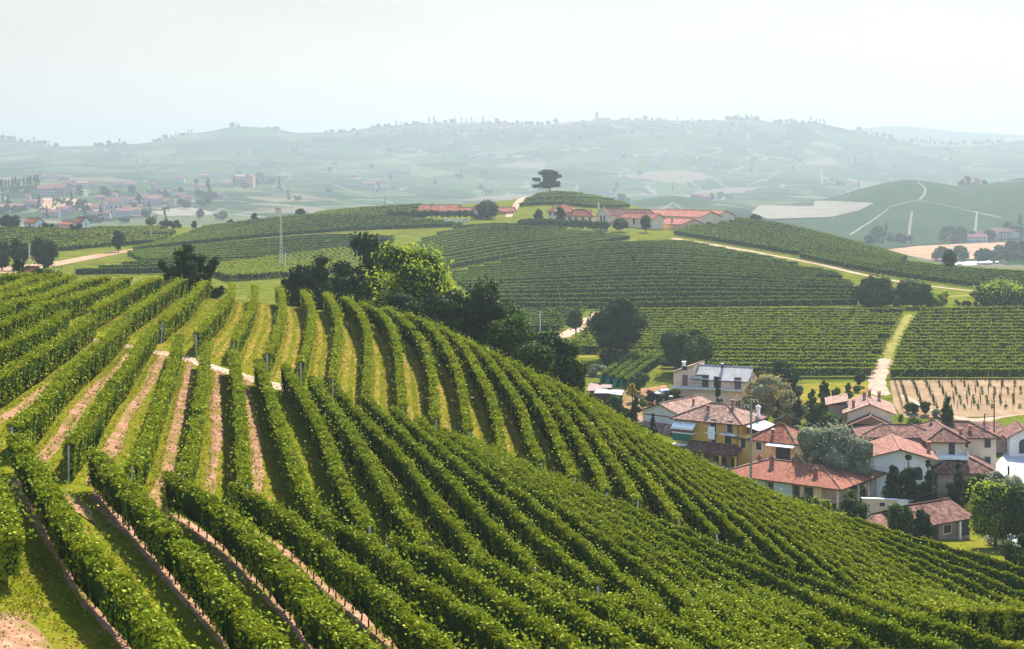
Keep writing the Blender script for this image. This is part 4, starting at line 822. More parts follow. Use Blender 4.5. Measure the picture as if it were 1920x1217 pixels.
def hill_buildings():
    # left farm on the crest
    h = House("crest_farm", "pink-roofed farm buildings on the crest left of the round tree", 880, 800, 6, "farm"); z0, z1 = h.zr(400, -6, 0), h.zr(384, -14, 8)
    h.wall(-26, -6, 0, 16, z0, W_CREAM, 'x', z1); h.gable(-26, -6, 0, 16, z0, z1, TILE_NEWRED, 'x', .8, .6); h.chimney(-20, 8, z1 - .2, .7, .6)
    h.wall(-6.01, .6, -2, 6, h.zr(396), W_CREAM, 'x', h.zr(389)); h.gable(-6.01, .6, -2, 6, h.zr(396), h.zr(389), TILE_NEWRED, 'x', .6, .4)
    h.wall(.62, 6.5, 1, 8, h.zr(391), W_CREAM); h.hip(.62, 6.5, 1, 8, h.zr(391), h.zr(384), TILE_NEWRED, .6); h.chimney(4, 4, h.zr(386), .8, .5)
    for x in (2, 4.6):
        h.opening("window", 'f', 1, x, h.zr(400), .9, 1.5, SLABM, DARK); h.opening("window", 'f', 1, x, h.zr(408), .9, 1.5, SLABM, DARK)
    h.wall(14, 22, 4, 12, h.zr(396), W_ORANGE, 'x', h.zr(388)); h.gable(14, 22, 4, 12, h.zr(396), h.zr(389), TILE_NEWRED, 'x', .6, .4)
    # manor house
    h = House("manor_house", "yellow manor house with two hip roofs behind the clipped tree row", 1112, 742, 10, "manor"); z0 = h.zr(404)
    h.wall(-12.6, 0, 0, 8, z0, W_CREAM); h.hip(-12.6, 0, 0, 8, z0, h.zr(392, -6, 4), TILE_NEWRED, .6); h.chimney(-10, 3, z0 + 1.5, 1, .6); h.chimney(-1.5, 4, z0 + 1.5, 1.1, .6)
    h.wall(-22.5, -9, 8.5, 20, h.zr(396, -16, 8), W_CREAM); h.hip(-22.5, -9, 8.5, 20, h.zr(396, -16, 8), h.zr(383, -16, 14), TILE_NEWRED, .6); h.chimney(-20.5, 11, h.zr(390, -20, 11), 1, .6)
    for x in (-11, -8, -4.8, -1.4): h.opening("window", 'f', 0, x, z0 - 2.4, 1.1, 1.6, SLABM, SHUTG); h.opening("window", 'f', 0, x, z0 - 5.4, 1.1, 1.6, SLABM, SHUTG)
    for x in (-21.4, -19): h.opening("window", 'f', 8.5, x, h.zr(404, -20, 8), 1.0, 1.6, SLABM, SHUTG)
    # winery
    h = House("winery", "sprawling winery with long red roofs and yellow gable ends on the hilltop", 1280, 735, 50)
    def vol(xc, d, g, W, eave, ridge, m=TILE_NEWRED, wm=W_CREAM):
        """xc: column of the near corner, g: columns covered by the gable end, W: length in metres"""
        q = Vector(((xc - CX) / F * d, d, 0)) - h.root.location; lx = q.x * math.cos(h.th) - q.y * math.sin(h.th); ly = q.x * math.sin(h.th) + q.y * math.cos(h.th)
        D = g / F * d / math.sin(h.th); z0, z1 = h.zr(eave, lx, ly), h.zr(ridge, lx, ly + D / 2)
        h.wall(lx - W, lx, ly, ly + D, z0, wm, 'x', z1); h.gable(lx - W, lx, ly, ly + D, z0, z1, m, 'x', .7, .6); return lx, ly, D, z0
    lx, ly, D, z0 = vol(1278, 735, 44, 24, 420, 410.5, TILE_NEWRED, W_ORANGE)
    for k in (.25, .5, .75): h.opening("window", 'r', lx, ly + D * k, z0 - 1.2, .9, .9, SLABM, DARK)
    h.chimney(lx - 9, ly + 3, z0 + 1.2, .8, .6)
    vol(1314, 758, 42, 46, 406, 396); lx, ly, D, z0 = vol(1341, 785, 41, 40, 404, 395); h.opening("door", 'r', lx, ly + D * .25, 0, 2.4, 3.0, WHITE, SHUTG, pname="door_panel")
    lx, ly, D, z0 = vol(1226, 735, 20, 22, 409, 401)
    for k in (3, 8, 13): h.opening("door", 'f', ly, lx - k, z0 - 3.2, 1.5, 2.6, SLABM, DARK, pname="door_panel")
    vol(1206, 752, 24, 30, 404, 393, TILE_BROWN)
    h2 = House("gabled_chapel", "tall yellow gable with a bell turret at the left end of the winery", 1141, 722, 6, "chapel"); z0, z1 = h2.zr(403), h2.zr(388, -2.6, 0)
    h2.wall(-5.4, 0, 0, 9, z0, W_CREAM, 'y', z1); h2.gable(-5.4, 0, 0, 9, z0, z1, TILE_BROWN, 'y', .6, .5)
    for x in (-3.4, -1.9): h2.opening("window", 'f', 0, x, z0 - 3.3, .75, 3.0, SLABM, DARK)
    b = MB(); b.box(-4.9, -4.1, .4, 1.2, z0 + .4, z1 + 1.6); b.tube([(-4.5, .8, z1 + 1.6), (-4.5, .8, z1 + 4)], .08, 5); b.box(-5.1, -3.9, .2, 1.4, z1 + 1.6, z1 + 1.75); b.build("bell_turret", W_CREAM, h2.root)
    # two farmhouses on the left skyline
    for nm, lab, px, d, w_, eave, ridge, base in (("white_farmhouse", "white farmhouse with a pale orange roof left of its red-roofed neighbour", 66, 705, 6.2, 417, 409, 428), ("red_roofed_farmhouse", "white and pink farmhouse with two bright red roofs on the left skyline", 153, 705, 4.6, 416, 407, 426)):
        h = House(nm, lab, px, d, 24); z0, z1 = h.zr(eave), h.zr(ridge, -w_ / 2, 3); h.wall(-w_, 0, 0, 6, z0, W_WHITE, 'x', z1); h.gable(-w_, 0, 0, 6, z0, z1, TILE_ORANGE, 'x', .4, .4); h.chimney(-1, 3, z1 - .1, .6, .5)
        h.opening("window", 'r', 0, 3, z0 - 1.6, .7, .9, SLABM, DARK); h.opening("window", 'f', 0, -w_ / 2, z0 - 1.7, .8, 1.0, SLABM, DARK)
        if px > 100: h.wall(-w_ - 7, -w_ - .01, -1, 5, h.zr(421), W_PEACH, 'x', h.zr(415, -8, 2)); h.gable(-w_ - 7, -w_ - .01, -1, 5, h.zr(421), h.zr(415, -8, 2), TILE_ORANGE, 'x', .4, .3)
    h = House("field_hut", "little red-roofed hut half hidden in shrubs at the left edge", 62, 300, 25, "hut", base=float(at(62, 300)[2])); z0 = h.zr(510); z1 = h.zr(500, -1, 1.4)
    h.wall(-2.6, 0, 0, 2.6, z0, W_STONE, 'x', z1); h.gable(-2.6, 0, 0, 2.6, z0, z1, TILE_ORANGE, 'x', .3, .3); h.opening("door", 'f', 0, -1.3, z0 - 2.0, .8, 1.8, TIMBER, DARK, pname="door_panel")
    # stone water tower on the left crest
    P = at(521, 800); b = MB(); r = 1.35
    b.lathe(0, 0, [(r * 1.05, -2), (r, 5.2)], 14); root = thing("water_tower", "pale round stone tower standing on the crest behind the tall mast", "tower", P); b.build("shaft", W_CREAM, root)
    b = MB(); b.lathe(0, 0, [(r, 5.2), (r * 1.2, 5.22), (r * 1.2, 5.75), (.001, 5.9)], 14); b.build("cap", W_STONE, root)
    b = MB(); [b.box(r * 1.05 * math.cos(a) - .16, r * 1.05 * math.cos(a) + .16, r * 1.05 * math.sin(a) - .16, r * 1.05 * math.sin(a) + .16, 5.75, 6.4) for a in (0, 1.57, 3.14, 4.71)]; b.build("battlement", W_STONE, root)
hill_buildings()
# ---------------------------------------------------------------- tracks and fields on the hills
track("farm_track", [(1262, 447), (1330, 458), (1400, 470), (1470, 483), (1540, 496), (1610, 514), (1690, 529), (1770, 540), (1850, 548), (1960, 556)], 4.2, TRACK, 50, 420, 700)
track("grass_track", [(1706, 590), (1690, 620), (1668, 655), (1652, 690)], 3.4, PALEGRASS, 30, 300, 460)
track("dirt_track", [(1655, 672), (1648, 700), (1640, 728), (1652, 742)], 4.6, TRACK, 30, 270, 360, lift=.1)
track("gravel_turning", [(1128, 584), (1112, 596), (1085, 615), (1052, 634)], 4.5, TRACK, 24, 330, 450)
track("field_edge", [(1065, 669), (1150, 668), (1240, 676), (1310, 684)], 3.0, SOIL2, 24, 310, 370)
track("headland", [(1130, 583), (1300, 581), (1480, 579), (1620, 577)], 2.4, TRACK, 24, 400, 470)
track("hill_path", [(985, 364), (972, 380), (960, 395), (952, 407)], 4.5, TRACK, 24, 700, 1000, lift=.15)
track("vineyard_lane", [(1740, 560), (1830, 552), (1930, 549)], 3.0, SOIL2, 20, 430, 560)
track("farm_lane", [(1690, 742), (1760, 776), (1830, 790), (1960, 772)], 2.6, TRACK, 30, 230, 330, lift=.1)
sheet("dirt_field", [(-40, 506), (40, 498), (110, 490), (180, 477), (245, 468), (258, 466), (240, 474), (180, 485), (120, 497), (30, 512), (-40, 515)], PINK, 420, 640, .12, nu=80, nv=40)
sheet("dry_grass_strip", [(870, 504), (960, 489), (1080, 466), (1190, 449), (1195, 452), (1090, 474), (970, 499), (900, 516)], PALEGRASS, 470, 720, .12, nu=60, nv=40)
sheet("green_slope", [(120, 500), (260, 474), (430, 456), (640, 436), (860, 424), (850, 432), (640, 448), (430, 470), (260, 490)], mottled("mid_meadow", (.060, .072, .007), (.105, .108, .012), .2, .95), 430, 800, .1, nu=90, nv=40)
sheet("young_vineyard_ground", [(1668, 714), (1800, 712), (1960, 712), (1960, 776), (1850, 782), (1690, 784), (1676, 760)], mottled('tilled_soil', (.18, .118, .066), (.26, .182, .110), .3, .95, .4), 230, 345, .08, nu=50, nv=40)
sheet("lawn", [(1845, 795), (1880, 784), (1960, 772), (1960, 802), (1870, 802)], mottled("lawn_grass", (.065, .085, .010), (.105, .115, .018), .8, .95), 230, 330, .1)
sheet("lawn", [(1735, 900), (1790, 900), (1800, 935), (1720, 935)], mottled("lawn_grass", (.065, .085, .010), (.105, .115, .016), .8, .95), 190, 262, .1)
sheet("courtyard", [(1838, 902), (1868, 870), (1885, 848), (1960, 842), (1960, 915), (1880, 915)], mottled("courtyard_gravel", (.36, .36, .355), (.44, .44, .43), .6, .9), 215, 300, .1)
sheet("vegetable_garden", [(1480, 722), (1570, 718), (1640, 716), (1640, 745), (1575, 762), (1500, 760)], SOIL2, 255, 330, .06)
sheet("yard", [(1165, 735), (1250, 722), (1262, 770), (1200, 800), (1165, 770)], SOIL, 262, 320, .06)
sheet("pavement", [(1320, 868), (1420, 862), (1480, 870), (1440, 892), (1340, 888)], mottled("paving", (.24, .20, .165), (.32, .28, .23), .7, .9), 225, 262, .1)

# ---------------------------------------------------------------- trees
L_DARK = leafmat("leaf_dark", (.004, .012, .006), (.014, .030, .010), (.040, .062, .012), .15, .5)
L_GREEN = leafmat("leaf_green", (.010, .024, .006), (.034, .062, .010), (.085, .115, .016), .25, .4)
L_YEL = leafmat("leaf_yellow_green", (.035, .075, .005), (.135, .19, .008), (.30, .345, .012), .7, .5)
L_OLIVE = leafmat("leaf_olive_grey", (.06, .072, .040), (.150, .165, .098), (.25, .26, .17), .7, .6)
L_GOLD = leafmat("leaf_golden", (.07, .068, .012), (.20, .155, .032), (.33, .235, .065), .6, .5)
L_BLUE = leafmat("leaf_far", (.018, .032, .015), (.038, .060, .026), (.068, .096, .042), .15, .3)
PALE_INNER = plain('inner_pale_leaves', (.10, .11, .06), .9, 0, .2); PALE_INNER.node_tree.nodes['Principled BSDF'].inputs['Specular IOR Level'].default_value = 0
BARK = mottled("bark", (.035, .027, .02), (.09, .07, .05), 4, .95)
_ICO = None
def ico():
    global _ICO
    if _ICO is None:
        import bmesh
        b = bmesh.new(); bmesh.ops.create_icosphere(b, subdivisions=2, radius=1.0); b.verts.ensure_lookup_table()
        _ICO = (np.array([v.co[:] for v in b.verts]), np.array([[v.index for v in f.verts] for f in b.faces])); b.free()
    return _ICO
def crown_mesh(shape, h, w, n, size, rng, mat, base=.25, inner=None, core=.76):
    """h, w: height and width of the whole tree; leaves gather on clumps, the clumps on branches"""
    B = []
    if shape == 'round':
        k = 44
        for _ in range(k):
            v = rng.standard_normal(3); v /= np.linalg.norm(v); q = rng.uniform(.22, .72)
            c = v * q * np.array([w / 2, w / 2, h * (1 - base) / 2]); c[2] += h * (base + (1 - base) / 2); B.append((c, w * rng.uniform(.13, .22)))
    elif shape == 'cone':
        for i in range(26):
            f = rng.random() ** 1.2; r = (1 - f) * w / 2; a = rng.random() * 6.28; q = rng.uniform(.3, .8)
            B.append((np.array([math.cos(a) * r * q, math.sin(a) * r * q, h * (base + (1 - base) * f * .95)]), w * .19 * (1 - .72 * f)))
    elif shape == 'column':
        for i in range(18):
            f = rng.random(); r = w * .22 * math.sin(.4 + 2.4 * f); a = rng.random() * 6.28
            B.append((np.array([math.cos(a) * r, math.sin(a) * r, h * (base + (1 - base) * f * .92)]), w * .22 * (1.1 - .6 * f)))
    elif shape == 'spiky':
        for i in range(52):
            a = rng.random() * 6.28; e = math.asin(rng.uniform(.05, 1)); L_ = rng.uniform(.55, 1.0)
            for t in (.45, .68, .86, 1.0):
                B.append((np.array([math.cos(a) * math.cos(e) * w / 2 * L_ * t, math.sin(a) * math.cos(e) * w / 2 * L_ * t, h * .12 + h * .86 * math.sin(e) * L_ * t]), w * .10 * (1.45 - .85 * t)))
    elif shape == 'cedar':
        for zf, rr, k in ((.34, .50, 9), (.46, .46, 8), (.60, .40, 6), (.74, .26, 5), (.90, .30, 6), (.97, .16, 4)):
            for i in range(k):
                a = rng.random() * 6.28; q = rng.uniform(.15, 1) * rr * w
                B.append((np.array([math.cos(a) * q + (zf > .7) * .02 * w, math.sin(a) * q, h * (zf + rng.normal(0, .012))]), w * rng.uniform(.08, .13)))
    elif shape == 'bush':
        for _ in range(16):
            a = rng.random() * 6.28; q = rng.random() ** .5 * .38 * w; B.append((np.array([math.cos(a) * q, math.sin(a) * q, h * rng.uniform(.22, .74)]), min(w, h) * rng.uniform(.14, .26)))
    flat = .45 if shape == 'cedar' else .85
    # grow the clumps to the height and width asked for
    Cb = np.array([b[0] for b in B]); rb = np.array([b[1] for b in B]); zt_ = (Cb[:, 2] + rb * flat).max(); kx = (w / 2) / (np.hypot(Cb[:, 0], Cb[:, 1]) + rb).max(); kz = h / zt_
    B = [(c * np.array([kx, kx, kz]), r * min(kx, kz) if shape == 'cedar' else r * math.sqrt(kx * min(kz, 1.3))) for c, r in B]
    r3 = np.array([b[1] for b in B]); C3 = np.array([b[0] for b in B]); pr = r3 ** 1.5; pr /= pr.sum()
    k = rng.choice(len(B), n, p=pr); v = rng.standard_normal((n, 3)); v /= np.linalg.norm(v, axis=1)[:, None]
    rad = (r3[k] * (.78 + .55 * rng.random(n) ** 2))[:, None]; P = C3[k] + v * rad * np.array([1, 1, flat])
    P[:, 2] = np.maximum(P[:, 2], .06 * h)
    V = kite(P, v + rng.standard_normal((n, 3)) * .5 + np.array(S) * .35, size, rng, .85); q = np.arange(len(V)).reshape(-1, 4)
    iv, it = ico(); Vs = [V]; T = []; off = len(V)
    for c, r in B:
        Vs.append(c + iv * r * core * (1 + .25 * rng.standard_normal((len(iv), 1))) * np.array([1, 1, flat])); T.append(it + off); off += len(iv)
    T = np.concatenate(T); mi = np.concatenate([np.zeros(len(q), int), np.ones(len(T), int)])
    return mesh_np("crown", np.concatenate(Vs), q, T, [mat, inner or CORE], mi), B
def tree_meshes(shape, h, w, n, size, seed, mat, base=.25, trunks=1):
    rng = np.random.default_rng(seed); cm, B = crown_mesh(shape, h, w, n, size, rng, mat, base, PALE_INNER if mat in (L_OLIVE, L_GOLD) else None)
    b = MB()
    for k in range(trunks):
        x0 = (k - (trunks - 1) / 2) * w * .22; r = max(.06, h * .022); top = h * (.62 if shape not in ('cone', 'cedar', 'column') else .93)
        pts = [(x0, 0, -.5), (x0 * .95 + rng.normal(0, .03), rng.normal(0, .03), top * .35), (x0 * .8 + rng.normal(0, .06), rng.normal(0, .06), top * .7), (x0 * .7, 0, top)]
        b.tube(pts, [r * 1.35, r, r * .75, r * .3], 8)
    for c, r in B[::3]:
        z0 = max(h * base * .8, c[2] - .25 * h) if shape != 'cedar' else c[2] - .02 * h
        z0 = min(z0, c[2]); b.tube([(0, 0, z0), tuple(c * np.array([.55, .55, 0]) + np.array([0, 0, z0 + (c[2] - z0) * .6])), tuple(c)], [h * .010, h * .007, h * .003], 5)
    return cm, b.mesh("trunk", BARK)
def tree(name, label, px, d, top, width, shape, mat, n=2600, size=.42, seed=1, base=.2, trunks=1, cat="tree", group=None, zbase=None):
    """top: photo row of the tip; width in photo columns"""
    P = at(px, d) if zbase is None else np.array([(px - CX) / F * d, d, zbase]); h = -(top - H0) / F * d - P[2]; w_ = width / F * d
    cm, tm = tree_meshes(shape, h, w_, n, size, seed, mat, base, trunks)
    r = thing(name, label, cat, P, 0, group); link("crown", cm, r); link("trunk", tm, r); return r
def big_trees():
    T = tree
    T("dark_tree", "very dark spiky bush-like tree on the crest behind the left vine rows", 349, 198, 454, 152, 'spiky', L_DARK, 12000, .30, 11, .1, 2)
    T("dark_tree", "tall black-green tree standing left of the yellow-green tree", 692, 216, 434, 112, 'round', L_DARK, 8000, .40, 12, .02)
    T("dark_tree", "low dark tree with a ragged top left of the tallest dark tree", 582, 208, 474, 112, 'round', L_DARK, 6500, .38, 13, .0)
    T("dark_tree", "dark small tree half hidden between two larger dark trees", 636, 212, 486, 96, 'round', L_DARK, 5600, .38, 14, .0)
    T("acacia_tree", "large bright yellow-green tree on the crest in the middle of the picture", 768, 196, 452, 224, 'round', L_YEL, 21000, .38, 15, .0, 2)
    T("dark_tree", "broad dark green tree right of the yellow-green tree", 906, 182, 520, 150, 'round', L_DARK, 11000, .36, 16, .0)
    T("dark_tree", "black-green tree below the yellow-green tree on the crest", 842, 182, 540, 140, 'round', L_DARK, 8000, .36, 17, .0)
    T("slope_tree", "feathery mid-green tree on the steep slope below the dark tree", 970, 176, 588, 130, 'round', L_GREEN, 10000, .32, 18, .0)
    T("slope_tree", "dark round tree farther down the slope beside the curving vine rows", 1032, 176, 614, 116, 'round', L_DARK, 8500, .32, 19, .0)
    T("slope_tree", "yellow-tinged tree lowest on the slope above the sheds", 1066, 176, 640, 76, 'round', L_GREEN, 6000, .30, 20, .0)
    T("oak_tree", "big black-green tree standing alone at the edge of the bright field", 1160, 338, 553, 126, 'round', L_DARK, 9000, .55, 21, .14, 2)
    T("bush", "dark bush at the foot of the big lone tree", 1146, 326, 660, 44, 'bush', L_DARK, 1500, .4, 22, cat="shrub")
    T("walnut_tree", "broad rounded green tree behind the peach house", 1292, 326, 614, 114, 'round', L_GREEN, 5500, .5, 23, .05)
    T("small_tree", "small green tree beside the gravel turning", 1080, 378, 577, 40, 'round', L_GREEN, 1600, .45, 24, .2)
    T("roadside_tree", "dark green tree left of the pair below the farm track", 1640, 448, 516, 86, 'round', L_GREEN, 4200, .6, 25, .0)
    T("roadside_tree", "dark tree with a yellowish top right of the pair below the farm track", 1714, 446, 522, 78, 'round', L_GREEN, 4200, .6, 26, .0)
    T("roadside_tree", "wide yellow-topped tree at the right edge below the farm track", 1878, 452, 526, 122, 'round', L_YEL, 5200, .6, 27, .0)
    T("roadside_tree", "lower green thicket between the two trees of the dark pair", 1676, 447, 540, 70, 'bush', L_GREEN, 2600, .6, 130, cat="thicket")
    T("roadside_tree", "bright-topped thicket right of the dark pair below the farm track", 1752, 448, 548, 66, 'bush', L_YEL, 2400, .6, 131, cat="thicket")
    T("shrub", "dark low shrub between the yellow-topped tree and the dark pair", 1790, 450, 566, 80, 'bush', L_DARK, 1800, .6, 28, cat="shrub")
    T("garden_tree", "dark tree right of the peach house", 1472, 298, 672, 62, 'round', L_DARK, 4200, .42, 29, .08)
    T("golden_shrub", "tall golden-brown shrub thicket in front of the peach house", 1436, 282, 698, 116, 'round', L_GOLD, 8000, .34, 30, cat="shrub")
    T("golden_shrub", "smaller golden shrub lower down beside the dark hedge", 1482, 272, 730, 66, 'round', L_GOLD, 4200, .32, 31, cat="shrub")
    T("young_cedar", "small pointed dark conifer in front of the peach house", 1344, 280, 708, 48, 'cone', L_DARK, 1800, .32, 32, .05)
    T("dark_conifer", "narrow dark conifer behind the orange cottage", 1497, 268, 724, 46, 'cone', L_DARK, 2400, .34, 33, .02)
    T("dark_conifer", "broad dark conifer between the orange cottage and the gardens", 1458, 262, 750, 56, 'cone', L_DARK, 2400, .34, 34, .02)
    T("garden_tree", "leafy green tree on the slope left of the narrow beige house", 1532, 276, 752, 48, 'round', L_GREEN, 2600, .34, 35, .05)
    T("willow_tree", "large grey-green willow in the middle of the village", 1562, 234, 790, 168, 'round', L_OLIVE, 18000, .28, 36, .0)
    T("spruce_tree", "dark many-topped spruce in front of the white gabled house", 1703, 216, 852, 104, 'cone', L_DARK, 8000, .30, 37, .02)
    T("spruce_tree", "dark spruce leaning left of the many-topped spruce", 1672, 216, 872, 72, 'cone', L_DARK, 4600, .30, 38, .02)
    T("spruce_tree", "dark spruce right of the many-topped spruce", 1740, 214, 862, 66, 'cone', L_DARK, 4600, .30, 39, .02)
    T("spruce_tree", "black-green spruce below the mossy farmhouse roof", 1796, 216, 862, 76, 'cone', L_DARK, 5200, .30, 40, .02)
    T("spruce_tree", "shaggy dark tree between the spruces and the yellow-green garden tree", 1832, 212, 886, 62, 'round', L_DARK, 2600, .30, 41, .02)
    T("garden_tree", "large yellow-green tree beside the old barn", 1866, 188, 898, 116, 'round', L_YEL, 11000, .30, 42, .0)
    T("garden_tree", "dark green leafy tree at the lower right edge", 1918, 186, 906, 100, 'round', L_GREEN, 6000, .30, 43, .0)
    T("garden_tree", "pale green tree top above the yellow-green tree by the courtyard", 1884, 204, 884, 86, 'round', L_OLIVE, 5000, .28, 44, .0)
    T("bush", "dark round bush between the long red house and the vines", 1510, 190, 926, 50, 'bush', L_GREEN, 2200, .26, 45, cat="shrub")
    T("bush", "yellowish bush beside the dark round bush below the long red house", 1540, 188, 930, 40, 'bush', L_YEL, 1600, .26, 46, cat="shrub")
    T("bush", "dark bush in front of the porch corner", 1612, 196, 934, 60, 'bush', L_DARK, 2400, .26, 47, cat="shrub")
    T("bush", "dark green bush covering the end of the old barn", 1690, 184, 944, 62, 'round', L_GREEN, 3400, .26, 48, .0, cat="shrub")
    T("bush", "dark leafy bush in front of the barn roof", 1728, 180, 954, 48, 'round', L_DARK, 3000, .26, 49, .0, cat="shrub")
    T("bush", "low green bush at the vineyard edge below the parked car", 1900, 156, 1012, 60, 'bush', L_GREEN, 1800, .26, 50, cat="shrub")
    T("bush", "dark bush at the right edge below the leafy tree", 1930, 158, 1000, 50, 'bush', L_DARK, 1800, .26, 51, cat="shrub")
    T("field_tree", "small bright tree standing in front of the young vineyard", 1776, 252, 742, 34, 'round', L_GREEN, 1700, .30, 52, .12)
    T("yew_tree", "dark conifer at the vineyard edge left of the grey house", 1192, 248, 742, 66, 'cone', L_DARK, 3400, .30, 53, .0)
    T("bush", "rounded dark green bush left of the yew beside the sheds", 1152, 250, 736, 64, 'round', L_GREEN, 3200, .30, 54, .0, cat="shrub")
    T("yew_tree", "low dark conifer between the yew and the grey house porch", 1224, 252, 776, 36, 'cone', L_DARK, 2000, .30, 55, .0)
    T("bush", "light green bush among the vines above the sheds", 1200, 305, 696, 50, 'bush', L_GREEN, 1800, .34, 56, cat="shrub")
    T("hedge", "clipped dark hedge below the peach house balcony", 1226, 296, 732, 40, 'bush', L_DARK, 1600, .32, 57, cat="hedge")
    T("flowering_shrub", "small orange-yellow flowering shrub at the foot of the netted plot", 1186, 296, 718, 18, 'bush', leafmat("leaf_orange", (.20, .14, .01), (.50, .30, .02), (.70, .45, .03), .3, .5), 500, .28, 58, cat="shrub")
    T("bush", "pale scrub bush on the bank left of the netted plot", 1112, 318, 684, 50, 'bush', L_OLIVE, 1500, .34, 59, cat="shrub")
    for i, (x, y, w_, lab) in enumerate(((1546, 712, 20, "tallest green garden shrub in the plot beside the track"), (1590, 716, 17, "round garden shrub nearest the pale track"), (1522, 728, 17, "upright garden shrub beside the dark tree"), (1544, 734, 14, "small clipped ball shrub in the garden plot"), (1566, 730, 18, "fruit bush in the middle of the garden plot"), (1592, 735, 14, "low fruit bush below the round garden shrub"), (1520, 745, 16, "dark garden shrub in the lower row of the plot"))):
        T("garden_shrub", lab, x, 300 - (y - 712) * .7, y, w_ * 1.25, 'round', L_GREEN, 900, .26, 60 + i, .0, cat="shrub", group="shrubs of the garden plot")
    T("yellow_shrub", "bright yellow-green shrub right of the narrow beige house", 1690, 266, 776, 26, 'bush', L_YEL, 900, .3, 70, cat="shrub")
    T("bush", "dark green hedge bush behind the farmhouse roof", 1722, 270, 782, 60, 'bush', L_GREEN, 1500, .3, 71, cat="hedge")
    T("bush", "green bush on the slope behind the willow", 1560, 262, 772, 56, 'bush', L_GREEN, 1800, .3, 72, cat="shrub")
    T("bush", "dark bush left of the willow by the cottage terrace", 1500, 236, 850, 34, 'bush', L_OLIVE, 1600, .26, 73, cat="shrub")
    T("creeper", "leafy creeper under the porch corner of the long red house", 1590, 214, 916, 30, 'bush', L_GREEN, 1200, .24, 74, cat="shrub")
    T("dark_tree", "dark tree in front of the left foot of the yellow-green tree", 668, 196, 512, 96, 'round', L_DARK, 6000, .36, 120, .0)
    T("dark_tree", "low black-green tree below the middle of the yellow-green tree", 752, 184, 546, 120, 'round', L_DARK, 7000, .34, 121, .0)
    T("dark_tree", "leftmost small dark tree of the crest thicket", 548, 206, 506, 62, 'round', L_DARK, 3600, .36, 122, .0)
    T("slope_tree", "dark leafy tree between the feathery tree and the vine tops", 1002, 170, 640, 90, 'round', L_GREEN, 6000, .30, 123, .0)
    T("slope_tree", "mid-green tree spreading behind the broad dark tree", 935, 200, 556, 120, 'round', L_GREEN, 7000, .36, 124, .0)
    rng = np.random.default_rng(41); ms = [tree_meshes('round', h, w_, 420, .24, 400 + i, mt, .0) for i, (h, w_, mt) in enumerate(((1.6, 2.0, L_GREEN), (2.4, 2.2, L_DARK), (1.3, 1.7, L_OLIVE), (2.0, 1.8, L_YEL)))]
    for i, (x, y) in enumerate(((1252, 752), (1265, 758), (1236, 756), (1206, 768), (1450, 772), (1466, 790), (1500, 782), (1515, 792), (1535, 785), (1552, 778), (1572, 772), (1580, 760), (1512, 768), (1490, 758), (1530, 770), (1700, 772), (1712, 776), (1735, 778), (1755, 782), (1570, 742), (1606, 736), (1612, 724), (1500, 735), (1620, 936), (1580, 925), (1765, 905), (1782, 912), (1840, 925), (1852, 912), (1640, 898), (1655, 905), (1905, 985), (1860, 1000))):
        P = hit(x, y, 185, 335); r = thing("garden_shrub", "small leafy shrub in the gardens between the village houses", "shrub", P, rng.random() * 6.28, "garden shrubs between the houses"); c, t = ms[i % 4]; link("crown", c, r); link("trunk", t, r); k = rng.uniform(.7, 1.4); r.scale = (k, k, k)
    # on the hill
    T("cedar", "old flat-topped cedar alone on the summit of the vineyard knoll", 1031, 992, 318, 78, 'cedar', L_DARK, 6500, .85, 80, .2, cat="cedar tree")
    T("round_tree", "big round dark tree in front of the crest farm", 916, 775, 374, 48, 'round', L_GREEN, 4200, .8, 81, .0)
    T("round_tree", "bushy tree joined to the left of the big round tree", 900, 770, 396, 34, 'bush', L_DARK, 1800, .8, 82)
    T("winery_tree", "rounded tree in front of the red winery roofs", 1211, 715, 402, 22, 'round', L_GREEN, 1400, .7, 83, .05)
    T("winery_tree", "leafy tree beside the tall winery gable", 1163, 716, 409, 36, 'round', L_GREEN, 1800, .7, 84, .25)
    T("winery_tree", "dark tree in front of the manor house", 1051, 730, 387, 20, 'round', L_DARK, 1100, .7, 85, .05)
    T("winery_tree", "dark tree left of the manor house at the foot of the knoll", 1010, 745, 391, 22, 'round', L_DARK, 1100, .7, 86, .05)
    T("crest_tree", "small ragged tree on the crest right of the winery", 1416, 815, 401, 26, 'round', L_GREEN, 1000, .8, 87, .2)
    T("crest_tree", "lone dark tree on the right skyline above the vine strip", 1781, 590, 467, 32, 'round', L_GREEN, 1900, .6, 88, .05)
    T("skyline_tree", "pointed dark tree on the left skyline", 477, 785, 399, 26, 'cone', L_DARK, 1400, .8, 89, .05)
    T("skyline_tree", "round dark tree right of the stone tower", 563, 815, 391, 20, 'round', L_DARK, 1300, .7, 90, .0)
    T("skyline_tree", "small round tree left of the pointed skyline tree", 431, 775, 411, 16, 'round', L_DARK, 900, .7, 91, .0)
    T("skyline_tree", "small dark tree among the low trees on the left skyline", 364, 755, 414, 12, 'round', L_DARK, 700, .7, 92, .0)
    T("skyline_tree", "pale sparse tree on the left skyline", 282, 750, 404, 30, 'round', L_OLIVE, 420, .7, 93, .3)
    T("hedge", "long dark thicket on the left skyline", 322, 752, 413, 62, 'bush', L_DARK, 2200, .8, 94, cat="thicket")
    T("round_tree", "round dark tree in the left field near the dirt field", 222, 560, 431, 28, 'round', L_DARK, 1600, .6, 95, .02)
    T("dark_tree", "tree clump at the left edge beside the white farmhouse", 20, 708, 401, 44, 'round', L_DARK, 2200, .8, 96, .0)
    T("hedge", "dark shrubs between the two skyline farmhouses", 90, 700, 418, 26, 'bush', L_DARK, 1000, .7, 97, cat="shrub")
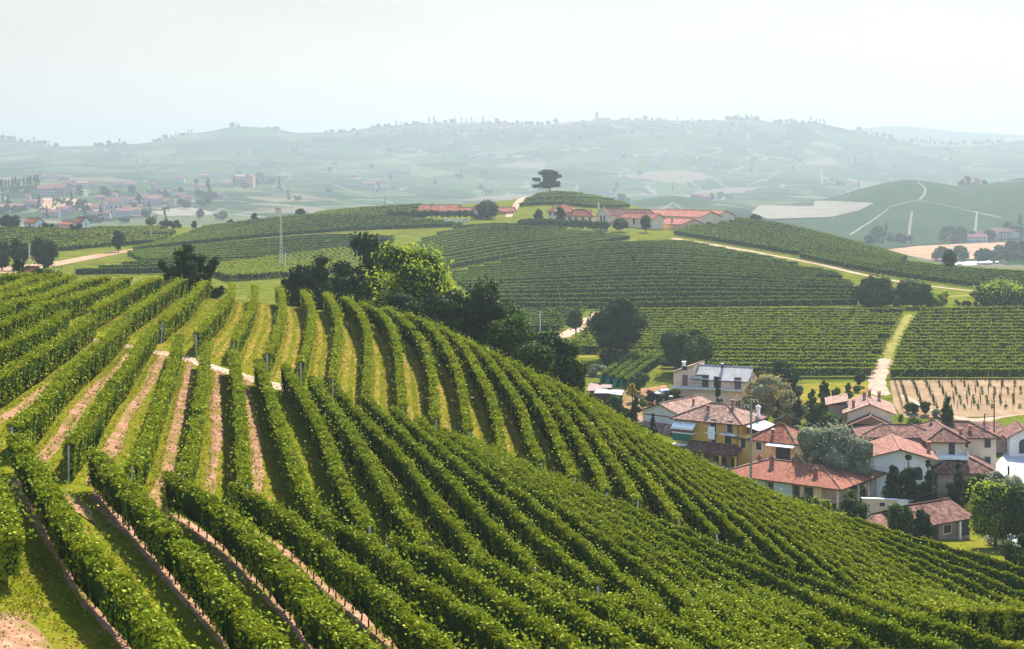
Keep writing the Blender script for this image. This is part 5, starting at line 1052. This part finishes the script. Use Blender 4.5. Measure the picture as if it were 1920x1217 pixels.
    T("hedge", "dark shrubs in front of the red-roofed farmhouse", 142, 694, 419, 34, 'bush', L_DARK, 1200, .7, 98, cat="shrub")
    T("dark_tree", "wide dark tree left of the dirt field", 82, 470, 442, 62, 'round', L_DARK, 3400, .55, 99, .0)
    T("dark_tree", "dark pointed tree left of the wide dark tree", 36, 466, 446, 44, 'round', L_DARK, 2600, .55, 100, .0)
    T("dark_tree", "black-green tree at the left edge above the hut", 4, 470, 450, 40, 'round', L_DARK, 2600, .55, 101, .0)
    T("bush", "green shrubs right of the little hut", 100, 298, 497, 80, 'bush', L_GREEN, 2600, .4, 102, cat="shrub")
    T("bush", "dark shrub shading the little hut", 34, 302, 484, 46, 'round', L_DARK, 2200, .4, 103, .0, cat="shrub")
big_trees()
def clipped_rows():
    rng = np.random.default_rng(5); ms = [tree_meshes('round', 4.6, 4.4, 620, .62, 200 + k, L_GREEN, .30) for k in range(3)]
    def one(P, k, lab, g, sc=1.0):
        r = thing("clipped_tree", lab, "tree", P, rng.random() * 6.28, g); c, t = ms[k % 3]; link("crown", c, r); link("trunk", t, r); r.scale = (sc, sc, sc * rng.uniform(.95, 1.08))
    for k, x in enumerate(np.linspace(733, 884, 15)): one(at(x, 765), k, "clipped avenue tree below the crest farm", "clipped trees along the crest farm")
    for k, x in enumerate(np.linspace(980, 1136, 16)): one(at(x, 716 - .02 * (x - 980)), k, "clipped avenue tree in front of the manor house", "clipped trees along the manor drive", 1.1)
clipped_rows()

# ---------------------------------------------------------------- young vineyard: rows of stakes with small plants
def young_vineyard():
    sm = MB(); sm.tube([(0, 0, -.2), (0, 0, 1.5)], .04, 5); stake = sm.mesh("stake", TIMBER)
    rng = np.random.default_rng(3); n = 0
    for r, (py, pr) in enumerate(zip(np.linspace(716, 768, 15), np.linspace(1676, 1692, 15))):
        P = img_line([(pr, py), (1800, py - .6), (1950, py - 1.2)], 10, 232, 345); Q = resample(P, step=1.25)
        mid = Q[len(Q) // 2]; root = thing("young_vine_row", f"row of bare stakes and tiny vines in the tan field, {ordinal(r + 1)} from the back", "vine row", mid, 0, "rows of the young vineyard")
        C = np.repeat(Q[1::2], 18, 0) + rng.normal(0, .13, (len(Q[1::2]) * 18, 3)) * np.array([1, 1, .8]) + np.array([0, 0, .38]) - mid
        V = kite(C, rng.standard_normal((len(C), 3)), .3, rng); tag(link("sapling", mesh_np("sapling", V, np.arange(len(V)).reshape(-1, 4), mats=[L_GREEN]), root), kind='stuff')
        for c in np.linspace(0, len(Q) - 1, 13).astype(int): link("stake", stake, root, Q[c] - mid)
young_vineyard()
def nets():
    m = plain("green_netting", (.02, .26, .20), .7)
    for r, (a, b) in enumerate((((1131, 719), (1192, 675)), ((1143, 726), (1214, 672)), ((1156, 729), (1232, 672)))):
        P = img_line([a, b], 12, 275, 345); t = P[-1] - P[0]; t /= np.linalg.norm(t); nr = np.array([t[1], -t[0], 0]); mb = MB()
        for p, q in zip(P[:-1], P[1:]):
            for s in (-1, 1):
                o = nr * s * .62; up = np.array([0, 0, 1.35]); e = nr * s * .03
                mb.face([p + o, q + o, q + o + up, p + o + up]); mb.face([q + o + e, p + o + e, p + o + e + up, q + o + e + up])
        o = mb.build("vine_net", m); tag(o, f"turquoise bird netting along the {ORD[r]} row of the netted plot from the left", "netting", "nets of the netted plot")
nets()

# ---------------------------------------------------------------- poles, wires, cars
def pole(name, label, px, d, top, r, mat, arms=1, zb=None, cat="utility pole"):
    P = at(px, d); h = -(top - H0) / F * d - P[2]; root = thing(name, label, cat, P)
    b = MB(); b.tube([(0, 0, -1), (0, 0, h * .5), (0, 0, h)], [r * 1.35, r * 1.15, r], 10); b.build("shaft", mat, root)
    for k in range(arms):
        z = h - .12 - .55 * k; s = 1 if k != 1 else -1
        b = MB(); b.box(-.1 if s > 0 else -.75, .75 if s > 0 else .1, -.04, .04, z - .05, z + .05); a = b.build("crossarm", IRON, root)
        for x in (.68 * s, .3 * s):
            b = MB(); b.lathe(x, 0, [(.001, z - .22), (.06, z - .2), (.05, z - .05)], 8); b.build("insulator", WHITE, a)
    return P + np.array([0, 0, h])
def poles():
    CONC = plain("pole_concrete", (.26, .235, .205), .85)
    tA = pole("utility_pole", "tall concrete utility pole in front of the yellow house", 1408, 165, 748, .12, CONC, 3)
    t1 = pole("utility_pole", "thin dark pole standing in the bright field left of the grass track", 1346, 400, 572, .08, TIMBER, 1)
    t2 = pole("utility_pole", "thin dark pole at the top of the grass track", 1720, 395, 574, .08, TIMBER, 0)
    t3 = pole("utility_pole", "pale lamp-topped pole beside the small field by the turning", 1013, 385, 583, .10, SLABM, 2)
    t4 = pole("utility_pole", "slim dark wooden pole at the edge of the young vineyard", 1864, 258, 738, .09, TIMBER, 0)
    t5 = pole("utility_pole", "short dark post beside the white courtyard", 1891, 224, 874, .13, TIMBER, 0)
    t6 = pole("utility_pole", "dark leaning post with a fork behind the farmhouse roof", 1846, 256, 776, .08, TIMBER, 1)
    t7 = pole("utility_pole", "thin pole behind the orange cottage", 1470, 262, 778, .06, IRON, 0)
    pole("utility_pole", "pale pole beside the dirt field above the hut", 55, 430, 458, .14, SLABM, 0)
    pole("utility_pole", "thin pale pole among the left skyline trees", 283, 640, 428, .11, SLABM, 1)
    pole("utility_pole", "pale pole right of the tall mast behind the near hill", 535, 480, 474, .12, SLABM, 2)
    pole("utility_pole", "slender pole on the skyline between the tower and the round tree", 546, 800, 383, .13, SLABM, 1)
    pole("utility_pole", "tiny pole on the crest left of the farm", 722, 840, 370, .12, IRON, 0)
    IRONG = plain("galvanised_steel", (.50, .50, .49), .5)
    # lattice mast
    P = at(527, 500); h = -(389 - H0) / F * 500 - P[2]; root = thing("lattice_mast", "tall slender steel lattice mast in the left vineyard slope", "mast", P)
    for sx, sy in ((-1, -1), (1, -1), (1, 1), (-1, 1)):
        b = MB(); b.tube([(sx * .42, sy * .42, -.5), (sx * .14, sy * .14, h)], .065, 5); b.build("leg", IRONG, root)
    b = MB(); N = 18
    for k in range(N):
        f0, f1 = k / N, (k + 1) / N; r0, r1 = .42 - .28 * f0, .42 - .28 * f1
        for (ax, ay), (bx, by) in (((-1, -1), (1, -1)), ((1, -1), (1, 1)), ((1, 1), (-1, 1)), ((-1, 1), (-1, -1))): b.tube([(ax * r0, ay * r0, h * f0), (bx * r1, by * r1, h * f1)], .03, 4)
    b.build("lattice", IRONG, root)
    b = MB(); b.box(-.9, .9, -.05, .05, h - .1, h); b.build("crossarm", SLABM, root)
    def wire(label, a, e, sag):
        a, e = Vector(a), Vector(e); b = MB(); b.tube([a.lerp(e, k / 14) - Vector((0, 0, sag * 4 * (k / 14) * (1 - k / 14))) for k in range(15)], .018, 4); tag(b.build("overhead_wire", IRON), label, "cable")
    wire("thin cable from the concrete pole towards the pole behind the cottage", tA + np.array([.5, 0, -.6]), t7, 1.0)
    wire("thin cable from the pole behind the cottage to the post by the courtyard", t7, t5, 1.2)
    wire("thin cable from the concrete pole across to the courtyard post", tA + np.array([.5, 0, -.2]), t5 + np.array([0, 0, -.2]), 1.6)
    wire("thin cable from the forked post to the slim wooden pole", t6, t4, .3)
poles()
def cars():
    PAINT = {}
    def car(label, px, d, rz, col, sc=1.0, group=None):
        P = at(px, d); root = thing("parked_car", label, "car", P, rz, group); root.scale = (sc, sc, sc)
        if col not in PAINT: m, t, p, o = newmat("car_paint"); p.inputs['Base Color'].default_value = (*col, 1); p.inputs['Roughness'].default_value = .25; PAINT[col] = m
        prof = [(-2.1, .32), (-2.1, .75), (-1.95, .9), (-1.5, .95), (-.95, 1.42), (.75, 1.45), (1.25, .98), (1.95, .86), (2.1, .62), (2.1, .32)]
        b = MB(); W = .82
        for s in (-1, 1): b.face([(x, s * W * (.82 if z > 1.2 else 1), z) for x, z in (prof if s < 0 else prof[::-1])])
        for (x0, z0), (x1, z1) in zip(prof, prof[1:] + prof[:1]):
            w0, w1 = W * (.82 if z0 > 1.2 else 1), W * (.82 if z1 > 1.2 else 1); b.face([(x0, -w0, z0), (x0, w0, z0), (x1, w1, z1), (x1, -w1, z1)])
        b.build("body", PAINT[col], root)
        b = MB()
        for s in (-1, 1): b.face([(-1.3, s * .83, 1.0), (1.05, s * .83, 1.0), (.65, s * .71, 1.38), (-.85, s * .71, 1.36)][::s])
        b.face([(-1.47, -.7, 1.0), (-1.0, -.62, 1.38), (-1.0, .62, 1.38), (-1.47, .7, 1.0)]); b.face([(1.21, -.7, 1.04), (.81, -.62, 1.41), (.81, .62, 1.41), (1.21, .7, 1.04)][::-1]); b.build("window", GLASS, root)
        for x in (-1.3, 1.3):
            for s in (-1, 1):
                b = MB(); b.tube([(x, s * .66, .32), (x, s * .86, .32)], .32, 12); wh = b.build("wheel", IRON, root); b = MB(); b.tube([(x, s * .862, .32), (x, s * .875, .32)], .18, 10); b.build("rim", SLABM, wh)
    car("white car parked beside the balcony end of the peach house", 1249, 303, .3, (.75, .75, .76))
    car("white car parked by the old barn under the trees", 1880, 190, 2.2, (.78, .77, .76))
    car("red car parked behind the white car at the old barn", 1874, 197, 1.9, (.62, .02, .03))
    for k, (x, c) in enumerate(((838, (.75, .75, .75)), (856, (.72, .72, .73)), (872, (.6, .6, .62)), (1062, (.75, .75, .75)), (1078, (.7, .7, .72)), (1092, (.74, .74, .74)))):
        car(("pale car parked under the clipped trees below the crest farm" if x < 900 else "pale car parked under the clipped trees of the manor"), x, 752 if x < 900 else 707, .1, c, 1.0, "cars by the crest farm" if x < 900 else "cars by the manor")
cars()
# ---------------------------------------------------------------- far country: fields, tracks, houses and trees in the haze
def hill_vines():
    m, t, p, o = newmat("hazy_hill_vines"); g = t.nodes.new('ShaderNodeNewGeometry'); mp = t.nodes.new('ShaderNodeMapping'); mp.inputs['Rotation'].default_value = (0, 0, .5)
    t.links.new(g.outputs['Position'], mp.inputs[0]); wv = nd(t, 'ShaderNodeTexWave', Scale=.055, wave_type='BANDS', bands_direction='Y', Distortion=2.5); t.links.new(mp.outputs[0], wv.inputs['Vector'])
    c = mix(t, wv.outputs['Fac'], (.006, .017, .010), (.046, .070, .030)); c = mix(t, ramp(t, noise(t, .006, 3), [(.42, (0, 0, 0)), (.6, (.6, .6, .6))]), c, (.014, .034, .016))
    t.links.new(c, p.inputs['Base Color']); p.inputs['Roughness'].default_value = .95; p.inputs['Specular IOR Level'].default_value = 0; return m
sheet("hill_vineyard", [(1500, 400), (1560, 377), (1600, 362), (1640, 349), (1690, 338), (1740, 342), (1800, 352), (1850, 347), (1920, 335), (1960, 335), (1960, 450), (1880, 449), (1800, 454), (1700, 462), (1650, 466), (1600, 450), (1500, 432), (1440, 416), (1560, 409), (1612, 397), (1642, 382), (1560, 377)], hill_vines(), 1200, 2600, .5, nu=160, nv=120)
sheet("stubble_field", [(1408, 400), (1425, 386), (1526, 388), (1527, 377), (1560, 378), (1640, 382), (1610, 396), (1560, 408), (1440, 412)], STRAW, 1600, 2500, .9, nu=70, nv=60)
sheet("ploughed_field", [(1655, 470), (1720, 462), (1800, 458), (1880, 455), (1960, 455), (1960, 482), (1880, 485), (1750, 489), (1700, 480)], PINK, 1050, 1650, .4, nu=60, nv=60)
sheet("ploughed_field", [(58, 386), (80, 372), (140, 373), (192, 390), (150, 394), (100, 396)], PINK, 1300, 2300, .4, nu=60, nv=60)
sheet("stubble_field", [(280, 398), (350, 388), (400, 398), (395, 404), (310, 406)], STRAW, 1400, 2300, .4, nu=60, nv=40)
for pl in ([(1722, 343), (1734, 352), (1736, 362), (1724, 376)], [(1710, 398), (1706, 425), (1704, 455)], [(1832, 398), (1830, 420), (1828, 442)], [(1665, 393), (1630, 418), (1592, 442)], [(1800, 346), (1860, 342), (1930, 340)], [(1664, 390), (1700, 380), (1726, 376), (1800, 392), (1880, 410)], [(300, 388), (360, 379), (420, 376), (462, 380)], [(1330, 330), (1350, 345), (1378, 360)], [(1290, 338), (1310, 352), (1325, 364)], [(1225, 328), (1250, 340)], [(1460, 322), (1440, 335), (1400, 348)], [(1540, 315), (1541, 345)], [(1240, 395), (1262, 380), (1285, 398)], [(560, 330), (620, 345), (700, 372)], [(520, 310), (530, 318), (618, 318)]):
    track("farm_lane", pl, 3.4, LANE, 24, 1150, 5200, 1.1)
track("greenhouse_row", [(1800, 497), (1830, 492), (1870, 491)], 14, plain("greenhouse_plastic", (.34, .37, .37), .4), 16, 1100, 1350, .8)
def far_meshes():
    FR = plain("far_roof", (.22, .12, .10), .9, 0, .2, .05); FW = plain("far_wall", (.42, .39, .36), .9, 0, .1, .05); FW2 = plain("far_wall_pink", (.38, .29, .25), .9, 0, .1, .05)
    H = []
    for w_, d_, z1, zr, wm in ((10, 8, 6, 8.5, FW), (14, 9, 5, 7.5, FW2), (8, 8, 8, 10.5, FW), (18, 9, 6, 8.6, FW)):
        b = MB(); a, c = w_ / 2, d_ / 2
        for q in (((-a, -c), (a, -c)), ((a, -c), (a, c)), ((a, c), (-a, c)), ((-a, c), (-a, -c))):
            (ax, ay), (bx, by) = q; p = [(ax, ay, -3), (bx, by, -3), (bx, by, z1), (ax, ay, z1)]
            if ax == bx: p.insert(3, (ax, 0, zr))
            b.face(p, m=0)
        k = (zr - z1) / c; e = .6
        for s in (-1, 1):
            f = [(-a - e, s * (c + e), z1 - e * k), (a + e, s * (c + e), z1 - e * k), (a + e, 0, zr), (-a - e, 0, zr)]; b.face(f if s < 0 else f[::-1], m=1)
        for x in np.arange(-a + 1.5, a - 1, 2.6):
            for z in np.arange(1.2, z1 - 1.6, 2.9): b.box(x, x + .9, -c - .05, -c - .01, z, z + 1.3, m=2)
        H.append(b.mesh("village_house", [wm, FR, DARK]))
    T = [tree_meshes(s, h, w_, 260, 1.3, 300 + i, L_BLUE, .1)[0] for i, (s, h, w_) in enumerate((('round', 10, 9), ('round', 8, 10), ('cone', 13, 6), ('bush', 6, 12)))]
    return H, T, FW
def far_things():
    H, T, FW = far_meshes(); rng = np.random.default_rng(9)
    def houses(pts, label, group, d0, d1, sc=1.0, jx=0, jy=0):
        for x, y in pts:
            x += rng.normal(0, jx); y += rng.normal(0, jy); P = hit(x, y, d0, d1); s = sc * rng.uniform(.8, 1.25)
            o = tag(link("village_house", H[rng.integers(4)], None, P, rng.normal(0, .5)), label, "house", group); o.scale = (s, s, s)
    wood = []
    def woods(pts, label, group, d0, d1, sc=1.0, jx=0, jy=0):
        for x, y in pts: wood.append((hit(x + rng.normal(0, jx), y + rng.normal(0, jy), d0, d1), sc * rng.uniform(.75, 1.3), rng.integers(4), rng.random() * 6.28))
    def trees(pts, label, group, d0, d1, sc=1.0, jx=0, jy=0, kinds=(0, 1, 2, 3)):
        for x, y in pts:
            x += rng.normal(0, jx); y += rng.normal(0, jy); P = hit(x, y, d0, d1); s = sc * rng.uniform(.75, 1.3)
            o = tag(link("distant_tree", T[kinds[rng.integers(len(kinds))]], None, P, rng.random() * 6.28), label, "tree", group); o.scale = (s, s, s)
    def along(a, b, n): return [(a[0] + (b[0] - a[0]) * t, a[1] + (b[1] - a[1]) * t) for t in np.linspace(0, 1, n)]
    lt = [(85, 362), (100, 360), (118, 362), (205, 348), (222, 350), (236, 353), (250, 350), (192, 376), (215, 372), (232, 378), (248, 383), (270, 372), (300, 362), (322, 366), (345, 377), (262, 396), (100, 410), (118, 406), (182, 405), (205, 410), (178, 397), (196, 398), (225, 405), (240, 396), (256, 402), (300, 382), (318, 385), (278, 388), (55, 378), (62, 388), (415, 372), (425, 376), (380, 352), (360, 366), (12, 400), (30, 395), (168, 412), (128, 398), (290, 355), (335, 370), (150, 352), (130, 348), (172, 356)]
    houses(lt, "small pink-roofed house in the hazy town at the left", "houses of the hazy left town", 1250, 3200, .95, 3, 1.5)
    houses([(92, 366), (112, 366), (128, 366), (215, 403), (203, 401), (283, 384)], "long pale building in the hazy town at the left", "pale halls of the left town", 1250, 2600, 1.7)
    houses([(230, 298), (255, 302), (285, 302), (318, 303), (330, 303), (260, 322), (285, 322), (395, 330), (410, 330), (430, 332), (465, 312), (475, 311), (340, 340), (385, 336), (120, 340), (72, 336), (240, 335), (420, 350), (600, 288), (615, 289), (628, 292), (540, 285), (560, 287)], "pale house on the hazy slope above the left town", "houses on the left slope", 2400, 5400, 1.3, 3, 1.5)
    ridge = [(x, np.interp(x, [640, 700, 780, 850, 900, 1000], [254, 246, 242, 238, 236, 240]) + abs(rng.normal(0, 7))) for x in np.linspace(645, 1005, 62)]
    houses(ridge, "pale house of the hazy town along the ridge", "houses along the ridge town", 4200, 5690, 1.45, 2, 0)
    r2 = [(x, np.interp(x, [1040, 1120, 1200, 1300, 1400], [236, 229, 228, 232, 232]) + abs(rng.normal(0, 7))) for x in np.linspace(1040, 1410, 66)]
    houses(r2, "pale house of the old town around the church tower on the ridge", "houses of the ridge town by the tower", 4200, 5690, 1.5, 2, 0)
    houses([(1155, 296), (1165, 297), (1245, 296), (1262, 297), (1278, 299), (1290, 296), (1225, 310), (1215, 309), (895, 295), (905, 297), (830, 300), (880, 298), (960, 297), (985, 298), (1060, 262), (1010, 262), (740, 325), (760, 326), (700, 358), (722, 360), (690, 352), (1340, 318), (1320, 296), (1620, 298), (1610, 299), (1590, 298), (1640, 290), (1735, 326), (1745, 328), (1760, 300), (1600, 350), (1590, 352), (1480, 268), (1462, 258)], "pale house scattered on the hazy slope below the ridge", "houses scattered below the ridge", 2400, 5600, 1.4, 3, 2)
    houses([(1305, 371), (1322, 373), (1340, 372), (1808, 345), (1820, 345), (1832, 346), (1850, 452), (1832, 455), (1868, 448), (1880, 447), (1895, 446)], "red-roofed farm among trees on the hazy right-hand hills", "farms on the right hills", 1150, 3000, 1.0)
    # castle
    P = hit(457, 351, 1800, 4500); root = thing("castle", "square brick castle with a taller tower in the hazy left valley", "castle", P); PK = plain("castle_brick", (.46, .26, .20), .9)
    s = P[1] / F
    b = MB(); b.box(-19 * s, 17 * s, 0, 30 * s, -8, 20 * s); b.build("wall", PK, root); b = MB(); b.box(4 * s, 14 * s, -1 * s, 9 * s, -6, 25 * s); b.build("tower", PK, root)
    for k in range(5): b = MB(); b.box((-16 + 5 * k) * s, (-14.5 + 5 * k) * s, -.5, -.05, 9 * s, 13 * s); b.build("window", DARK, root)
    b = MB(); b.slab([(-20 * s, -1, 20.2 * s), (18 * s, -1, 20.2 * s), (15 * s, 15 * s, 23 * s), (-17 * s, 15 * s, 23 * s)], 1.0); b.build("roof", TILE_PINK, root)
    # church tower on the ridge
    P = hit(1119, 231, 4300, 5690); s = P[1] / F; root = thing("church", "church with a slim pointed bell tower in the old ridge town", "church", P)
    b = MB(); b.box(-3 * s, 3 * s, 0, 6 * s, -8, 16 * s); b.build("bell_tower", FW, root); b = MB(); b.lathe(0, 3 * s, [(4 * s, 16 * s), (.001, 24 * s)], 4); b.build("spire", plain("far_slate", (.3, .26, .24)), root); b = MB(); b.box(3.1 * s, 16 * s, 0, 8 * s, -8, 9 * s); b.build("nave", FW, root)
    # trees
    trees(along((2, 362), (14, 360), 4) + along((20, 362), (72, 358), 12), "dark conifer in the hazy row left of the white halls", "conifers beside the white halls", 1300, 2700, 1.5, 2, 1, (2,))
    trees([(150, 362), (145, 365), (142, 360), (155, 366), (192, 360), (200, 362), (188, 365), (130, 388), (75, 392), (82, 398), (70, 388), (100, 392), (10, 385), (22, 388), (35, 392), (8, 392), (45, 398), (28, 402), (205, 395), (260, 382), (240, 368), (335, 362), (362, 352), (368, 356), (385, 372), (395, 370), (402, 374), (378, 366), (310, 374), (340, 386), (160, 398), (185, 415), (150, 412), (310, 396), (270, 408), (350, 394)] + [(rng.uniform(0, 420), rng.uniform(365, 424)) for _ in range(34)], "dark tree between the houses of the hazy left town", "trees of the left town", 1200, 3200, 1.1, 3, 2)
    trees([(475, 345), (483, 347), (492, 345), (500, 347), (508, 346), (440, 352)], "tree beside the hazy brick castle", "trees by the castle", 1800, 4500, 1.6, 1, 0)
    woods([(x, np.interp(x, [0, 60, 120, 200, 270, 350, 430, 520, 560, 640], [259, 268, 276, 274, 270, 252, 238, 242, 250, 248]) + 1.5) for x in list(np.linspace(-10, 110, 16)) + list(np.linspace(180, 230, 9)) + list(np.linspace(290, 360, 12)) + [433, 437, 441, 445, 448, 500, 512, 516, 520] + list(np.linspace(610, 690, 10))], "tree on the pale left ridge line", "trees on the left ridge", 4300, 5695, 1.7, 2, .5)
    woods([(x, np.interp(x, [700, 780, 900, 1000, 1080, 1200, 1330, 1380, 1420, 1450, 1530, 1600, 1700], [240, 233, 231, 235, 229, 226, 231, 225, 225, 232, 231, 246, 268]) + 1.5) for x in list(np.linspace(700, 1040, 34)) + list(np.linspace(1180, 1340, 12)) + list(np.linspace(1362, 1425, 22)) + list(np.linspace(1450, 1545, 16)) + list(np.linspace(1600, 1880, 34))], "tree on the pale ridge line", "trees on the ridge line", 4300, 5695, 1.8, 2, .6)
    woods([(rng.uniform(660, 1420), rng.uniform(238, 262)) for _ in range(44)], "tree among the ridge towns", "trees among the ridge towns", 4200, 5690, 1.5)
    trees([(1335, 372), (1347, 374), (1352, 371), (1366, 374), (1372, 373), (1800, 344), (1806, 346), (1812, 343), (1845, 347), (1640, 455), (1650, 458), (1660, 452), (1668, 456), (1678, 454), (1688, 458), (1696, 456), (1632, 460), (1645, 450), (1770, 452), (1778, 448), (1765, 455), (1785, 456), (1800, 450), (1808, 452), (1795, 455), (1890, 440), (1897, 442), (1905, 445), (1912, 440), (1855, 452)], "hazy tree on the right-hand hills", "trees on the right hills", 1150, 3000, 1.35, 1.5, 1)
    trees([(1852, 490), (1860, 486), (1868, 492), (1878, 482), (1886, 486), (1894, 478), (1898, 490), (1905, 484), (1912, 490), (1918, 480), (1925, 486), (1758, 488), (1765, 489), (1800, 486), (1808, 489), (1840, 492), (1846, 494), (1890, 494)], "blue-green tree in the hollow behind the right skyline", "trees in the hollow at the right", 900, 1350, 1.15, 2, 1, (0, 1, 3))
    woods([(1560, 350), (1572, 352), (1585, 350), (1610, 352), (1500, 308), (1508, 309), (1150, 380), (1165, 383), (1175, 380), (540, 400), (560, 402), (390, 402)] + [(rng.uniform(430, 1300), rng.uniform(285, 370)) for _ in range(30)] + [(rng.uniform(1400, 1900), rng.uniform(285, 330)) for _ in range(14)], "small tree on the hazy slope below the ridge", "trees scattered below the ridge", 2300, 5600, 1.6)
    V, Q, T3, MI, MT, n = [], [], [], [], [], 0
    for P, sc, k, a in wood:
        me = T[k]; v = np.empty(len(me.vertices) * 3, np.float32); me.vertices.foreach_get('co', v); v = v.reshape(-1, 3); c, s_ = math.cos(a), math.sin(a)
        v = np.column_stack([v[:, 0] * c - v[:, 1] * s_, v[:, 0] * s_ + v[:, 1] * c, v[:, 2]]) * sc + P; ix = np.empty(len(me.loops), np.int32); me.loops.foreach_get('vertex_index', ix)
        nq = 260; Q.append(ix[:nq * 4].reshape(-1, 4) + n); T3.append(ix[nq * 4:].reshape(-1, 3) + n); V.append(v); n += len(v); MI.append(np.zeros(nq, int)); MT.append(np.ones(len(T3[-1]), int))
    me = mesh_np("distant_woods", np.concatenate(V), np.concatenate(Q), np.concatenate(T3), [L_BLUE, CORE], np.concatenate(MI + MT))
    tag(link("distant_woods", me), "hazy trees scattered along the far ridge and its slopes", "woodland", kind='stuff')
far_things()
# ---------------------------------------------------------------- haze: the summer air between here and the far ridge
def haze():
    m = bpy.data.materials.new("haze"); m.use_nodes = True; t = m.node_tree; t.nodes.clear()
    o = t.nodes.new('ShaderNodeOutputMaterial'); v = t.nodes.new('ShaderNodeVolumePrincipled')
    v.inputs['Color'].default_value = (.296, .352, .384, 1); v.inputs['Density'].default_value = HAZE; v.inputs['Anisotropy'].default_value = .35
    t.links.new(v.outputs['Volume'], o.inputs['Volume'])
    zlo = min(float(c.min()) for c in KZ) - 1.0
    b = MB(); b.box(-7500, 7500, -60, 9900, zlo, 262)
    h = b.build("haze", m); tag(h, kind='stuff')
haze()
print("vine rows:", NROWS, "objects:", len(scene.objects))
